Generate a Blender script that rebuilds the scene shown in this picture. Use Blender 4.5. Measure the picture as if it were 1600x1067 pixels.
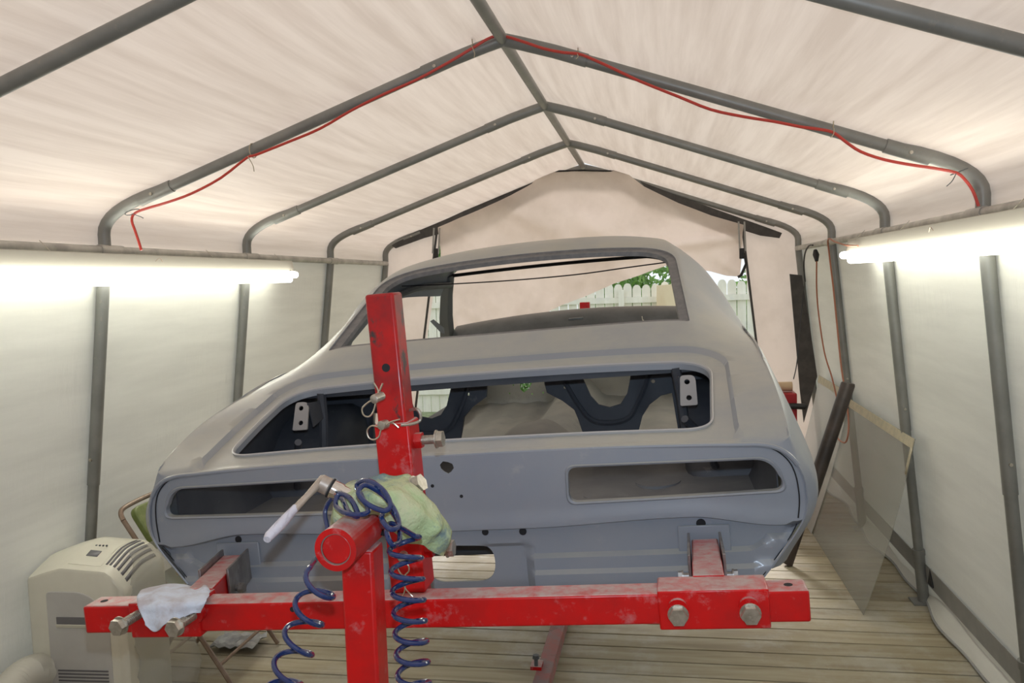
import bpy, bmesh, math, random
from mathutils import Vector, Matrix, noise
from mathutils.geometry import delaunay_2d_cdt
random.seed(7)
PI = math.pi
for o in list(bpy.data.objects): bpy.data.objects.remove(o)
SC = bpy.context.scene
COL = SC.collection

# ------------------------------------------------------------------ camera, world, lights, exposure
F = 1289.4                                   # focal length in pixels of the 1600 px frame (about 18 mm on a crop sensor)
CAM = Vector((0.5983, 0.0, 1.8348))
CR = Vector((0.98546574, 0.16672242, -0.0325716))
CU = Vector((0.01968792, 0.07835398, 0.99673118))
CF = Vector((-0.16872955, 0.98288569, -0.07393274))
cd = bpy.data.cameras.new('camera'); cam = bpy.data.objects.new('camera', cd); COL.objects.link(cam)
cd.sensor_width = 36.0; cd.lens = 36.0 * F / 1600; cd.clip_start = 0.02; cd.clip_end = 200
mw = Matrix.Identity(4)
for i in range(3):
    mw[i][0] = CR[i]; mw[i][1] = CU[i]; mw[i][2] = -CF[i]; mw[i][3] = CAM[i]
cam.matrix_world = mw
SC.camera = cam
SC.view_settings.view_transform = 'Standard'; SC.view_settings.look = 'None'
SC.view_settings.gamma = 1; SC.view_settings.use_curve_mapping = False
SC.view_settings.exposure = 0.0

world = bpy.data.worlds.new('world'); SC.world = world; world.use_nodes = True
bg = world.node_tree.nodes['Background']
bg.inputs[0].default_value = (0.90, 0.95, 1.0, 1); bg.inputs[1].default_value = 1.1

sd = bpy.data.lights.new('sun', 'SUN'); sd.energy = 3.8; sd.angle = math.radians(16); sd.color = (1.0, 0.93, 0.86)
sun = bpy.data.objects.new('sun', sd); COL.objects.link(sun); sun.rotation_euler = (math.radians(-53), math.radians(-8), 0)
sun.location = (0, 3, 6)
# the photographer's flash, just above the lens
fd = bpy.data.lights.new('camera_flash', 'AREA'); fd.shape = 'DISK'; fd.size = 0.03; fd.energy = 11.5; fd.color = (0.66, 0.82, 1.0); fd.spread = math.radians(150)
fl = bpy.data.objects.new('camera_flash', fd); COL.objects.link(fl)
fm = mw.copy(); fm.translation = CAM + CU * 0.10 + CF * 0.0; fl.matrix_world = fm

# ------------------------------------------------------------------ frames
CM = Matrix(((0.998120918, 0.010813003, -0.0603134681), (-0.0108388389, 0.999941253, -0.00010121), (0.0603088092, 0.000754747, 0.998179482)))
CT = Vector((0.07075035, 2.06100381, 1.31074984))
CARM = CM.to_4x4(); CARM.translation = CT
CI = CM.transposed()
def ray(px, py): return CF + CR * ((px - 800) / F) + CU * ((533.5 - py) / F)
def W(px, py, Y): d = ray(px, py); return CAM + d * ((Y - CAM.y) / d.y)
def WX(px, py, X): d = ray(px, py); return CAM + d * ((X - CAM.x) / d.x)
def WZ(px, py, Z): d = ray(px, py); return CAM + d * ((Z - CAM.z) / d.z)
def K(px, py, yc):
    d = CI @ ray(px, py); o = CI @ (CAM - CT); return o + d * ((yc - o.y) / d.y)

# ------------------------------------------------------------------ materials
MATS = {}
def mat(name, col, rough=0.5, metal=0.0, var=None, vscale=8, stretch=(1, 1, 1), vdetail=5, vmin=.4, vmax=.65, bump=0, bscale=60, bstretch=None,
        emit=0, trans=None, dust=None, alpha=None, coat=0, up_dust_and_light=None, spec=None):
    if name in MATS: return MATS[name]
    m = bpy.data.materials.new(name); m.use_nodes = True; nt = m.node_tree; N = nt.nodes; L = nt.links
    b = N['Principled BSDF']; out = N['Material Output']
    if spec is not None: b.inputs['Specular IOR Level'].default_value = spec
    b.inputs['Base Color'].default_value = (*col, 1); b.inputs['Roughness'].default_value = rough; b.inputs['Metallic'].default_value = metal
    if coat: b.inputs['Coat Weight'].default_value = coat; b.inputs['Coat Roughness'].default_value = .15
    tc = N.new('ShaderNodeTexCoord')
    cur = None
    def noi(scale, st, det=5, rough_=.6):
        mp = N.new('ShaderNodeMapping'); mp.inputs['Scale'].default_value = st; L.new(tc.outputs['Object'], mp.inputs[0])
        n = N.new('ShaderNodeTexNoise'); n.inputs['Scale'].default_value = scale; n.inputs['Detail'].default_value = det; n.inputs['Roughness'].default_value = rough_
        L.new(mp.outputs[0], n.inputs[0]); return n
    if var:
        n = noi(vscale, stretch, vdetail); r = N.new('ShaderNodeMapRange'); r.inputs[1].default_value = vmin; r.inputs[2].default_value = vmax
        L.new(n.outputs[0], r.inputs[0]); mx = N.new('ShaderNodeMix'); mx.data_type = 'RGBA'
        mx.inputs[6].default_value = (*col, 1); mx.inputs[7].default_value = (*var, 1); L.new(r.outputs[0], mx.inputs[0]); cur = mx.outputs[2]
    if dust:                                  # (colour, noise scale, low, high, stretch)
        n = noi(dust[1], dust[4] if len(dust) > 4 else (1, 1, 1), 8, .7); r = N.new('ShaderNodeMapRange'); r.inputs[1].default_value = dust[2]; r.inputs[2].default_value = dust[3]
        L.new(n.outputs[0], r.inputs[0]); mx = N.new('ShaderNodeMix'); mx.data_type = 'RGBA'; fac = r.outputs[0]
        if cur: L.new(cur, mx.inputs[6])
        else: mx.inputs[6].default_value = (*col, 1)
        mx.inputs[7].default_value = (*dust[0], 1); L.new(fac, mx.inputs[0]); cur = mx.outputs[2]
    if up_dust_and_light:                               # upward faces: settled dust (red), painted tarp light (primer): (colour, amount, noise scale)
        g = N.new('ShaderNodeNewGeometry'); sx = N.new('ShaderNodeSeparateXYZ'); L.new(g.outputs['True Normal'], sx.inputs[0])
        r = N.new('ShaderNodeMapRange'); r.inputs[1].default_value = .45; r.inputs[2].default_value = .95; L.new(sx.outputs[2], r.inputs[0])
        n = noi(up_dust_and_light[2], (1, 1, 1), 7, .65); r2 = N.new('ShaderNodeMapRange'); r2.inputs[1].default_value = .3; r2.inputs[2].default_value = .62; r2.inputs[3].default_value = .25; L.new(n.outputs[0], r2.inputs[0])
        mu = N.new('ShaderNodeMath'); mu.operation = 'MULTIPLY'; L.new(r.outputs[0], mu.inputs[0]); L.new(r2.outputs[0], mu.inputs[1])
        m2 = N.new('ShaderNodeMath'); m2.operation = 'MULTIPLY'; L.new(mu.outputs[0], m2.inputs[0]); m2.inputs[1].default_value = up_dust_and_light[1]
        mx = N.new('ShaderNodeMix'); mx.data_type = 'RGBA'
        if cur: L.new(cur, mx.inputs[6])
        else: mx.inputs[6].default_value = (*col, 1)
        mx.inputs[7].default_value = (*up_dust_and_light[0], 1); L.new(m2.outputs[0], mx.inputs[0]); cur = mx.outputs[2]
    if cur: L.new(cur, b.inputs['Base Color'])
    bo = None
    if bump:
        n = noi(bscale, bstretch or (1, 1, 1), 4); bu = N.new('ShaderNodeBump'); bu.inputs['Strength'].default_value = bump; bu.inputs['Distance'].default_value = .01
        L.new(n.outputs[0], bu.inputs['Height']); L.new(bu.outputs[0], b.inputs['Normal']); bo = bu
    if emit: b.inputs['Emission Color'].default_value = (*col, 1); b.inputs['Emission Strength'].default_value = emit
    if alpha is not None: b.inputs['Alpha'].default_value = alpha
    if trans:
        t = N.new('ShaderNodeBsdfTranslucent'); t.inputs[0].default_value = (*trans[1], 1)
        if cur and len(trans) < 3: L.new(cur, t.inputs[0])
        if bo: L.new(bo.outputs[0], t.inputs['Normal'])
        ms = N.new('ShaderNodeMixShader'); ms.inputs[0].default_value = trans[0]
        L.new(b.outputs[0], ms.inputs[1]); L.new(t.outputs[0], ms.inputs[2]); L.new(ms.outputs[0], out.inputs[0])
    MATS[name] = m; return m

ROOF = mat('roof_tarp', (.81, .70, .61), .55, var=(.69, .58, .495), vscale=5.2, stretch=(3.4, .15, 3.4), vmin=.38, vmax=.66, bump=.12, bscale=10, bstretch=(2.5, .4, 2.5), trans=(.40, (.8, .74, .68)))
WALL = mat('wall_tarp', (.78, .775, .71), .5, var=(.70, .695, .635), vscale=3.0, stretch=(1, .35, 3.2), vmin=.38, vmax=.66, bump=.3, bscale=10, bstretch=(1, 2.4, .6), trans=(.13, (.8, .76, .7)))
ENDW = mat('end_tarp', (.80, .70, .64), .55, var=(.70, .605, .545), vscale=2.5, stretch=(1, 1, 1), bump=.7, bscale=4, bstretch=(1.6, 1, .8), trans=(.27, (.78, .70, .65)))
FRAME = mat('frame_steel', (.21, .213, .20), .42, .3, var=(.26, .262, .245), vscale=5, dust=((.30, .28, .24), 30, .6, .75))
RAILM = mat('rail_steel', (.50, .49, .45), .45, .3, var=(.33, .32, .3), vscale=8)
PRIMER = mat('primer', (.236, .266, .312), .40, 0, var=(.258, .280, .315), vscale=5, dust=((.36, .36, .37), 9, .62, .8), up_dust_and_light=((.43, .425, .35), .68, 3), coat=.12)  # upward tint paints the tarp's warm light into the primer colour
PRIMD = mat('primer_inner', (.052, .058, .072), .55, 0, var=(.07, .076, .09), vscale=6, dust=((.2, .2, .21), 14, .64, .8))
PRIMI = mat('primer_cabin', (.30, .30, .28), .6, 0, var=(.36, .35, .32), vscale=4, dust=((.22, .23, .22), 7, .55, .75))
DARKG = mat('dark_grey_metal', (.09, .10, .105), .4, .1, var=(.13, .14, .145), vscale=9)
SEAM = mat('seam_shadow', (.012, .012, .014), .8)
RED = mat('red_paint', (.60, .006, .006), .36, 0, var=(.44, .010, .010), vscale=9, dust=((.50, .27, .27), 24, .57, .88), up_dust_and_light=((.50, .40, .38), 1.0, 34), spec=.3, coat=.06, bump=.03, bscale=40)
REDM = mat('red_paint_worn', (.46, .008, .008), .36, 0, var=(.22, .012, .014), vscale=11, dust=((.045, .035, .034), 15, .555, .62, (1, 1, .6)), spec=.35, coat=.15)
REDC = mat('red_paint_cart', (.36, .012, .02), .35, 0, coat=.2)
REDS = mat('red_paint_dusty', (.42, .16, .16), .6, 0, var=(.30, .22, .22), vscale=14, dust=((.16, .12, .11), 9, .55, .7))
ZINC = mat('zinc_bolt', (.52, .49, .43), .38, .8, var=(.38, .35, .29), vscale=60, dust=((.62, .6, .57), 90, .56, .7), bump=.1, bscale=150)
STEEL = mat('bare_steel', (.33, .31, .29), .4, .7, var=(.20, .19, .18), vscale=14, dust=((.36, .36, .38), 20, .52, .7))
CHROME = mat('chrome', (.75, .74, .72), .12, 1, var=(.5, .48, .45), vscale=25, vmin=.5, vmax=.8)
HANDLE = mat('masked_handle', (.62, .60, .66), .6, .1, var=(.30, .27, .30), vscale=20, stretch=(3, .4, .4), vmin=.45, vmax=.6, bump=.3, bscale=70)
HANDLE2 = mat('dusty_handle', (.50, .43, .36), .45, .4, var=(.36, .30, .25), vscale=20)
HOSE = mat('blue_hose', (.008, .022, .095), .16, 0, var=(.012, .03, .11), vscale=10, dust=((.22, .2, .25), 40, .66, .8), coat=.6)
RAGG = mat('green_rag', (.42, .52, .28), .95, 0, var=(.56, .53, .34), vscale=12, dust=((.17, .24, .25), 9, .5, .62), bump=.5, bscale=120)
RAGB = mat('paper_wipe', (.66, .73, .84), .95, 0, var=(.50, .49, .53), vscale=12, vmin=.45, vmax=.62, bump=.35, bscale=60)
CREAM = mat('cream_plastic', (.70, .68, .575), .35, 0, var=(.65, .63, .53), vscale=6, coat=.15)
CREAMD = mat('cream_plastic_panel', (.56, .55, .52), .45, 0, var=(.52, .51, .48), vscale=6)
SLOT = mat('vent_slot_grey', (.16, .155, .16), .6)
LCD = mat('display_grey', (.20, .20, .21), .2)
PLASTIC = mat('clear_wrap', (.72, .72, .66), .15, 0, alpha=.30, coat=.5)
DUCT = mat('duct_plastic', (.62, .60, .52), .5)
BRONZE = mat('chair_frame', (.24, .17, .125), .38, .5, var=(.3, .23, .18), vscale=20)
GREENV = mat('green_vinyl', (.13, .17, .045), .4, 0, var=(.20, .24, .09), vscale=16)
GREEND = mat('green_vinyl_seat', (.03, .055, .02), .35, 0, var=(.07, .1, .04), vscale=8)
YELL = mat('yellow_pad', (.68, .42, .08), .8, 0, var=(.5, .3, .06), vscale=20)
TRASH = mat('crumpled_foil', (.38, .39, .40), .4, .2, var=(.22, .23, .25), vscale=22)
BLACK = mat('black_rubber', (.012, .012, .013), .5)
TUBEB = mat('dark_tube', (.030, .024, .021), .5, 0, var=(.07, .052, .045), vscale=6)
MESHG = mat('dark_fabric', (.055, .053, .052), .8, 0, var=(.08, .076, .072), vscale=12)
BAND = mat('grey_band', (.30, .305, .295), .55, 0, var=(.36, .36, .345), vscale=8)
ZIPM = mat('zipper', (.05, .05, .05), .6)
REDCORD = mat('red_cord', (.50, .045, .03), .45)
ORCORD = mat('orange_cord', (.36, .13, .07), .5)
WIRE = mat('tie_tan', (.42, .36, .25), .6)
FIXW = mat('fixture_enamel', (.38, .36, .31), .5)
FLUO = mat('fluorescent_tube', (1.0, 1.0, .90), .4, emit=10.5)
SHEET = mat('clear_sheet', (.36, .36, .31), .3, 0, alpha=.38)
SHEET2 = mat('milky_sheet', (.58, .60, .58), .35, 0, alpha=.55)
TAPE = mat('masking_tape', (.50, .45, .32), .7, 0, var=(.40, .37, .27), vscale=20)
CARD = mat('cardboard', (.58, .43, .28), .8)
FENCE = mat('fence_wood', (.86, .84, .74), .8, 0, var=(.76, .73, .62), vscale=2.5, stretch=(3, 3, .5), dust=((.74, .73, .66), 4, .52, .7), bump=.1, bscale=12)
PLY = mat('fresh_board', (.78, .66, .46), .7, 0, var=(.68, .53, .34), vscale=2, stretch=(1, 1, .4))
LEAF = mat('leaves', (.10, .22, .045), .5, 0, var=(.26, .44, .12), vscale=2.2, trans=(.35, (.25, .5, .08)))
BARK = mat('bark', (.14, .10, .07), .9, bump=.4, bscale=20)
GRASS = mat('grass', (.20, .25, .12), .9, 0, var=(.32, .36, .22), vscale=8, bump=.5, bscale=60)

def deck_material():
    m = bpy.data.materials.new('deck_boards'); m.use_nodes = True; nt = m.node_tree; N = nt.nodes; L = nt.links; b = N['Principled BSDF']
    tc = N.new('ShaderNodeTexCoord'); sep = N.new('ShaderNodeSeparateXYZ'); L.new(tc.outputs['Object'], sep.inputs[0])
    dv = N.new('ShaderNodeMath'); dv.operation = 'DIVIDE'; dv.inputs[1].default_value = .1432; L.new(sep.outputs[1], dv.inputs[0])
    fo = N.new('ShaderNodeMath'); fo.operation = 'FLOOR'; L.new(dv.outputs[0], fo.inputs[0])
    wn = N.new('ShaderNodeTexWhiteNoise'); wn.noise_dimensions = '1D'; L.new(fo.outputs[0], wn.inputs['W'])
    cb = N.new('ShaderNodeCombineXYZ'); mu = N.new('ShaderNodeMath'); mu.operation = 'MULTIPLY'; mu.inputs[1].default_value = 7; L.new(wn.outputs[0], mu.inputs[0])
    ad = N.new('ShaderNodeMath'); L.new(sep.outputs[0], ad.inputs[0]); L.new(mu.outputs[0], ad.inputs[1])
    L.new(ad.outputs[0], cb.inputs[0]); L.new(sep.outputs[1], cb.inputs[1])
    mp = N.new('ShaderNodeMapping'); mp.inputs['Scale'].default_value = (.9, 8, 1); L.new(cb.outputs[0], mp.inputs[0])
    n = N.new('ShaderNodeTexNoise'); n.inputs['Scale'].default_value = 2.2; n.inputs['Detail'].default_value = 8; n.inputs['Distortion'].default_value = .6; L.new(mp.outputs[0], n.inputs[0])
    cr = N.new('ShaderNodeValToRGB'); e = cr.color_ramp.elements; e[0].position = .28; e[0].color = (.27, .22, .14, 1); e[1].position = .72; e[1].color = (.45, .40, .29, 1)
    x = e.new(.5); x.color = (.37, .32, .215, 1); L.new(n.outputs[0], cr.inputs[0])
    hs = N.new('ShaderNodeHueSaturation'); r = N.new('ShaderNodeMapRange'); r.inputs[3].default_value = .82; r.inputs[4].default_value = 1.15
    L.new(wn.outputs[0], r.inputs[0]); L.new(r.outputs[0], hs.inputs['Value']); L.new(cr.outputs[0], hs.inputs['Color'])
    n2 = N.new('ShaderNodeTexNoise'); n2.inputs['Scale'].default_value = 1.6; n2.inputs['Detail'].default_value = 9; n2.inputs['Roughness'].default_value = .72; L.new(tc.outputs['Object'], n2.inputs[0])
    r2 = N.new('ShaderNodeMapRange'); r2.inputs[1].default_value = .5; r2.inputs[2].default_value = .72; r2.inputs[4].default_value = .75; L.new(n2.outputs[0], r2.inputs[0])
    mx = N.new('ShaderNodeMix'); mx.data_type = 'RGBA'; L.new(r2.outputs[0], mx.inputs[0]); L.new(hs.outputs[0], mx.inputs[6]); mx.inputs[7].default_value = (.47, .47, .43, 1)
    n3 = N.new('ShaderNodeTexNoise'); n3.inputs['Scale'].default_value = 9; n3.inputs['Detail'].default_value = 8; n3.inputs['Roughness'].default_value = .8; L.new(tc.outputs['Object'], n3.inputs[0])
    r3 = N.new('ShaderNodeMapRange'); r3.inputs[1].default_value = .64; r3.inputs[2].default_value = .74; L.new(n3.outputs[0], r3.inputs[0])
    mx2 = N.new('ShaderNodeMix'); mx2.data_type = 'RGBA'; L.new(r3.outputs[0], mx2.inputs[0]); L.new(mx.outputs[2], mx2.inputs[6]); mx2.inputs[7].default_value = (.6, .59, .56, 1)
    L.new(mx2.outputs[2], b.inputs['Base Color'])
    r4 = N.new('ShaderNodeMapRange'); r4.inputs[1].default_value = .45; r4.inputs[2].default_value = .65; r4.inputs[3].default_value = .6; r4.inputs[4].default_value = .33; L.new(n2.outputs[0], r4.inputs[0]); L.new(r4.outputs[0], b.inputs['Roughness'])
    bu = N.new('ShaderNodeBump'); bu.inputs['Strength'].default_value = .25; bu.inputs['Distance'].default_value = .004; L.new(n.outputs[0], bu.inputs['Height']); L.new(bu.outputs[0], b.inputs['Normal'])
    return m
DECK = deck_material()

# ------------------------------------------------------------------ mesh helpers
class MB:
    def __init__(s): s.v = []; s.f = []
    def add(s, vs, fs):
        o = len(s.v); s.v += [Vector(p) for p in vs]; s.f += [tuple(i + o for i in f) for f in fs]; return s
    def box(s, c, sz, M=None):
        M = M or Matrix.Identity(3); c = Vector(c); h = Vector(sz) / 2
        vs = [c + M @ Vector((a * h.x, b * h.y, d * h.z)) for a in (-1, 1) for b in (-1, 1) for d in (-1, 1)]
        return s.add(vs, [(0, 1, 3, 2), (4, 6, 7, 5), (0, 4, 5, 1), (2, 3, 7, 6), (0, 2, 6, 4), (1, 5, 7, 3)])
    def rings(s, rs, cap=True, closed=True):
        n = len(rs[0]); vs = [p for r in rs for p in r]; fs = []
        for i in range(len(rs) - 1):
            for j in range(n if closed else n - 1):
                k = (j + 1) % n; fs.append((i * n + j, i * n + k, (i + 1) * n + k, (i + 1) * n + j))
        if cap: fs.append(tuple(range(n))[::-1]); fs.append(tuple((len(rs) - 1) * n + j for j in range(n)))
        return s.add(vs, fs)
    def tube(s, pts, r, seg=10, cap=True, flat=None):
        pts = [Vector(p) for p in pts]; rs = []; up = None
        for i, p in enumerate(pts):
            t = (pts[min(i + 1, len(pts) - 1)] - pts[max(i - 1, 0)]).normalized()
            if up is None:
                a = Vector((0, 0, 1)) if abs(t.z) < .9 else Vector((1, 0, 0)); up = t.cross(a).normalized()
            up = (up - t * up.dot(t)).normalized(); w = t.cross(up)
            rr = r[i] if isinstance(r, (list, tuple)) else r
            rs.append([p + (up * math.cos(2 * PI * j / seg) + w * math.sin(2 * PI * j / seg)) * rr for j in range(seg)])
        return s.rings(rs, cap)
    def cyl(s, a, b, r, seg=16, r2=None): return s.tube([a, b], [r, r if r2 is None else r2], seg)
    def hexa(s, a, b, r): return s.tube([a, b], r, 6)
    def grid(s, rows): return s.rings(rows, cap=False, closed=False)
    def prism(s, poly, d):                       # polygon of 3-D points pushed along vector d
        n = len(poly); d = Vector(d); poly = [Vector(p) for p in poly]
        vs = poly + [p + d for p in poly]
        fs = [tuple(range(n))[::-1], tuple(range(n, 2 * n))] + [(i, (i + 1) % n, n + (i + 1) % n, n + i) for i in range(n)]
        return s.add(vs, fs)
    def build(s, name, m, parent=None, smooth=True, bevel=0, solid=0, ang=35, seg=2):
        me = bpy.data.meshes.new(name); me.from_pydata([tuple(v) for v in s.v], [], s.f); me.update()
        bm = bmesh.new(); bm.from_mesh(me); bmesh.ops.recalc_face_normals(bm, faces=bm.faces); bm.to_mesh(me); bm.free()
        o = bpy.data.objects.new(name, me); COL.objects.link(o); me.materials.append(m)
        if parent: o.parent = parent
        if smooth:
            for p in me.polygons: p.use_smooth = True
            me.set_sharp_from_angle(angle=math.radians(ang))
        if solid:
            q = o.modifiers.new('s', 'SOLIDIFY'); q.thickness = abs(solid); q.offset = -1 if solid > 0 else 1
            if smooth and len(me.polygons) > 12: q = o.modifiers.new('e', 'EDGE_SPLIT'); q.split_angle = math.radians(max(ang, 50))
        if bevel:
            q = o.modifiers.new('b', 'BEVEL'); q.width = bevel; q.segments = seg; q.limit_method = 'ANGLE'; q.angle_limit = math.radians(40)
        return o
def tag(o, label=None, cat=None, group=None, kind=None):
    for k, v in (('label', label), ('category', cat), ('group', group), ('kind', kind)):
        if v: o[k] = v
    return o
def empty(name, loc=(0, 0, 0), label=None, cat=None, group=None, mtx=None):
    o = bpy.data.objects.new(name, None); COL.objects.link(o); o.empty_display_size = .05
    if mtx is not None: o.matrix_world = mtx
    else: o.location = loc
    return tag(o, label, cat, group)
def copy_tree(o, parent=None):
    c = o.copy(); COL.objects.link(c); c.parent = parent
    for ch in [x for x in bpy.data.objects if x.parent == o]: copy_tree(ch, c)
    return c
def spline(pts, n=8, closed=False):
    pts = [Vector(p) for p in pts]; out = []; N = len(pts)
    for i in range(N if closed else N - 1):
        if closed: a, b, c, d = pts[i - 1], pts[i], pts[(i + 1) % N], pts[(i + 2) % N]
        else: a = pts[max(i - 1, 0)]; b = pts[i]; c = pts[i + 1]; d = pts[min(i + 2, N - 1)]
        for k in range(n):
            t = k / n; out.append(.5 * ((2 * b) + (c - a) * t + (2 * a - 5 * b + 4 * c - d) * t * t + (3 * b - a - 3 * c + d) * t ** 3))
    if not closed: out.append(pts[-1])
    return out
def rounded(poly, r, n=6):                        # 2-D polygon with rounded corners
    out = []; N = len(poly); rr = r if isinstance(r, (list, tuple)) else [r] * N
    for i in range(N):
        p = Vector(poly[i]); a = (Vector(poly[i - 1]) - p); b = (Vector(poly[(i + 1) % N]) - p)
        d = min(rr[i], a.length * .49, b.length * .49); A = p + a.normalized() * d; B = p + b.normalized() * d
        for k in range(n + 1):
            t = k / n; out.append((1 - t) ** 2 * A + 2 * t * (1 - t) * p + t * t * B)
    return out
def inside(p, poly):
    c = False; j = len(poly) - 1; x, y = p
    for i in range(len(poly)):
        a = poly[i]; b = poly[j]
        if (a[1] > y) != (b[1] > y) and x < (b[0] - a[0]) * (y - a[1]) / (b[1] - a[1]) + a[0]: c = not c
        j = i
    return c
def sstep(a, b, x):
    t = max(0, min(1, (x - a) / (b - a))); return t * t * (3 - 2 * t)
def densify(poly, step):
    out = []
    for i in range(len(poly)):
        a = Vector(poly[i]); b = Vector(poly[(i + 1) % len(poly)]); n = max(1, int((b - a).length / step))
        for k in range(n): out.append(a + (b - a) * k / n)
    return out
def plate(outer, holes, step, fn, lines=()):     # triangulated sheet with holes, mapped by fn(u, v) -> 3-D
    outer = densify(outer, step); holes = [densify(h, step) for h in holes]
    pts = []; edges = []
    lines = [[Vector(a).lerp(Vector(b), k / 4) for a, b in zip(l[:-1], l[1:]) for k in range(4 if (Vector(b) - Vector(a)).length > step else 1)] + [Vector(l[-1])] for l in lines]
    for poly in [outer] + holes + lines:
        o = len(pts); pts += [Vector(p) for p in poly]; edges += [(o + i, o + (i + 1) % len(poly)) for i in range(len(poly) - (1 if any(poly is l for l in lines) else 0))]
    bset = {}
    for p in pts: bset.setdefault((int(p.x / step), int(p.y / step)), []).append(p)
    def near(x, y):
        i, j = int(x / step), int(y / step)
        for a in (-1, 0, 1):
            for b in (-1, 0, 1):
                for q in bset.get((i + a, j + b), ()):
                    if (q.x - x) ** 2 + (q.y - y) ** 2 < (step * .55) ** 2: return True
        return False
    x0 = min(p[0] for p in outer); x1 = max(p[0] for p in outer); y0 = min(p[1] for p in outer); y1 = max(p[1] for p in outer)
    nx = int((x1 - x0) / step) + 1; ny = int((y1 - y0) / step) + 1
    for i in range(1, nx):
        for j in range(1, ny):
            x = x0 + i * (x1 - x0) / nx; y = y0 + j * (y1 - y0) / ny
            if inside((x, y), outer) and not any(inside((x, y), h) for h in holes) and not near(x, y): pts.append(Vector((x, y)))
    r = delaunay_2d_cdt(pts, edges, [], 0, 1e-6)
    V, Fc = r[0], r[2]; faces = []
    for f in Fc:
        c = sum((V[i] for i in f), Vector((0, 0))) / len(f)
        if inside(c, outer) and not any(inside(c, h) for h in holes): faces.append(tuple(f))
    m = MB(); m.add([fn(p.x, p.y) for p in V], faces); return m
def ngon(c, r, n=16, sx=1, sy=1): return [Vector((c[0] + r * sx * math.cos(2 * PI * i / n), c[1] + r * sy * math.sin(2 * PI * i / n))) for i in range(n)]
def bolt(mb, a, b, r, head=.014, hr=None):
    a = Vector(a); b = Vector(b); d = (b - a).normalized()
    mb.cyl(a, b - d * head * .5, r, 12)
    n = int((b - a).length / .004)
    for i in range(n): mb.cyl(a + d * (i * .004), a + d * (i * .004 + .002), r * 1.12, 12)
    mb.cyl(b - d * head - d * .003, b - d * head, (hr or r * 1.8) * 1.1, 18)
    mb.hexa(b - d * head, b, hr or r * 1.8)

# ------------------------------------------------------------------ tent shell
HW = 1.83; ZR = 2.0395; ZP = 2.8215; Y1 = 3.3843; DY = 1.3299; SL = .268; SR = .203; XP = .02
RIBY = {i: Y1 + (i - 1) * DY for i in (-2, -1, 0, 1, 2, 3, 4)}
YA, YB = -.70, RIBY[4] + .05
def bendpts(sx, r=0.0):                            # rafter curve from rail up and over the eave, r = offset outward
    ax = sx * (HW + r); pts = [Vector((ax, 0, ZR))]
    P0 = Vector((sx * (HW + r), 0, ZR + .06)); P1 = Vector((sx * (HW + r * .8), 0, ZR + .17 + r * .5)); P2 = Vector((sx * (HW - .30), 0, ZR + .243 + r))
    for k in range(9):
        t = k / 8; pts.append((1 - t) ** 2 * P0 + 2 * t * (1 - t) * P1 + t * t * P2)
    return pts
def at_y(pts, y): return [Vector((p.x, y, p.z)) for p in pts]

fl_ = MB(); n = 0; y = -1.0
while y < 7.62:
    i = math.floor(y / .1432 + .5); yy = i * .1432
    fl_.box((0, yy + .0716, -.018), (5.2, .1335, .036)); y += .1432
o = fl_.build('floor', DECK, bevel=.0025); tag(o, kind='structure')
o = MB().box((0, 3.5, -.075), (5.2, 8.2, .06)).build('trim_1', mat('joist', (.03, .022, .015), .9)); tag(o, kind='structure')

def roof_rows():
    rows = []
    nY = 84
    for k in range(nY + 1):
        y = YA + (YB - YA) * k / nY
        ph = ((y - Y1) / DY) % 1.0; sag = .022 * math.sin(PI * ph)
        prof = bendpts(-1, .03)
        L_ = [Vector((p.x, y, p.z)) for p in prof]; top = Vector((XP, y, ZP + .034)); last = L_[-1]
        L_ += [last.lerp(top, t / 14) for t in range(1, 15)]
        prof2 = bendpts(1, .03); R_ = [Vector((p.x, y, p.z)) for p in prof2]; last = R_[-1]
        R_ += [last.lerp(top, t / 14) for t in range(1, 14)]
        row = L_ + R_[::-1]
        out = []
        for p in row:
            nz = noise.noise(Vector((p.x * .8, p.y * 3, 3))) * .006 * math.sin(PI * ph)
            side = abs(p.x) / HW
            out.append(p - Vector((0, 0, 1)) * (sag * (1 if side < .97 else 0) * (.5 + .5 * (1 - side)) - nz))
        rows.append(out)
    return rows
o = MB().grid(roof_rows()).build('ceiling', ROOF, ang=80); tag(o, kind='structure')
def wallx(sx, z):
    s = SL if sx < 0 else SR
    return sx * (HW + .03 + s * (1 - z / ZR))
def wall_rows(sx):
    rows = []
    for k in range(101):
        y = YA + (YB - YA) * k / 100; ph = ((y - Y1) / DY) % 1.0; row = []
        for j in range(31):
            z = ZR * j / 30; b = .012 * math.sin(PI * ph) * math.sin(PI * min(1, j / 30))
            w = noise.noise(Vector((y * 1.6, z * .8, 9 + sx))) * .014 * math.sin(PI * ph) + noise.noise(Vector((y * 5, z * 1.3, 2))) * .004 * math.sin(PI * ph)
            row.append(Vector((wallx(sx, z) + sx * (b + w * .8), y, z)))
        rows.append(row)
    return rows
for sx, nm in ((-1, 'wall_left'), (1, 'wall_right')):
    o = MB().grid(wall_rows(sx)).build(nm, WALL, ang=80); tag(o, kind='structure')
    rows = [[Vector((wallx(sx, z) - sx * .006, y, z)) for z in (.115, .13, .21, .225)] for y in [YA + (YB - YA) * k / 40 for k in range(41)]]
    o = MB().grid(rows).build('baseboard_' + nm[5:], BAND, solid=.003); tag(o, kind='structure')
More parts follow.
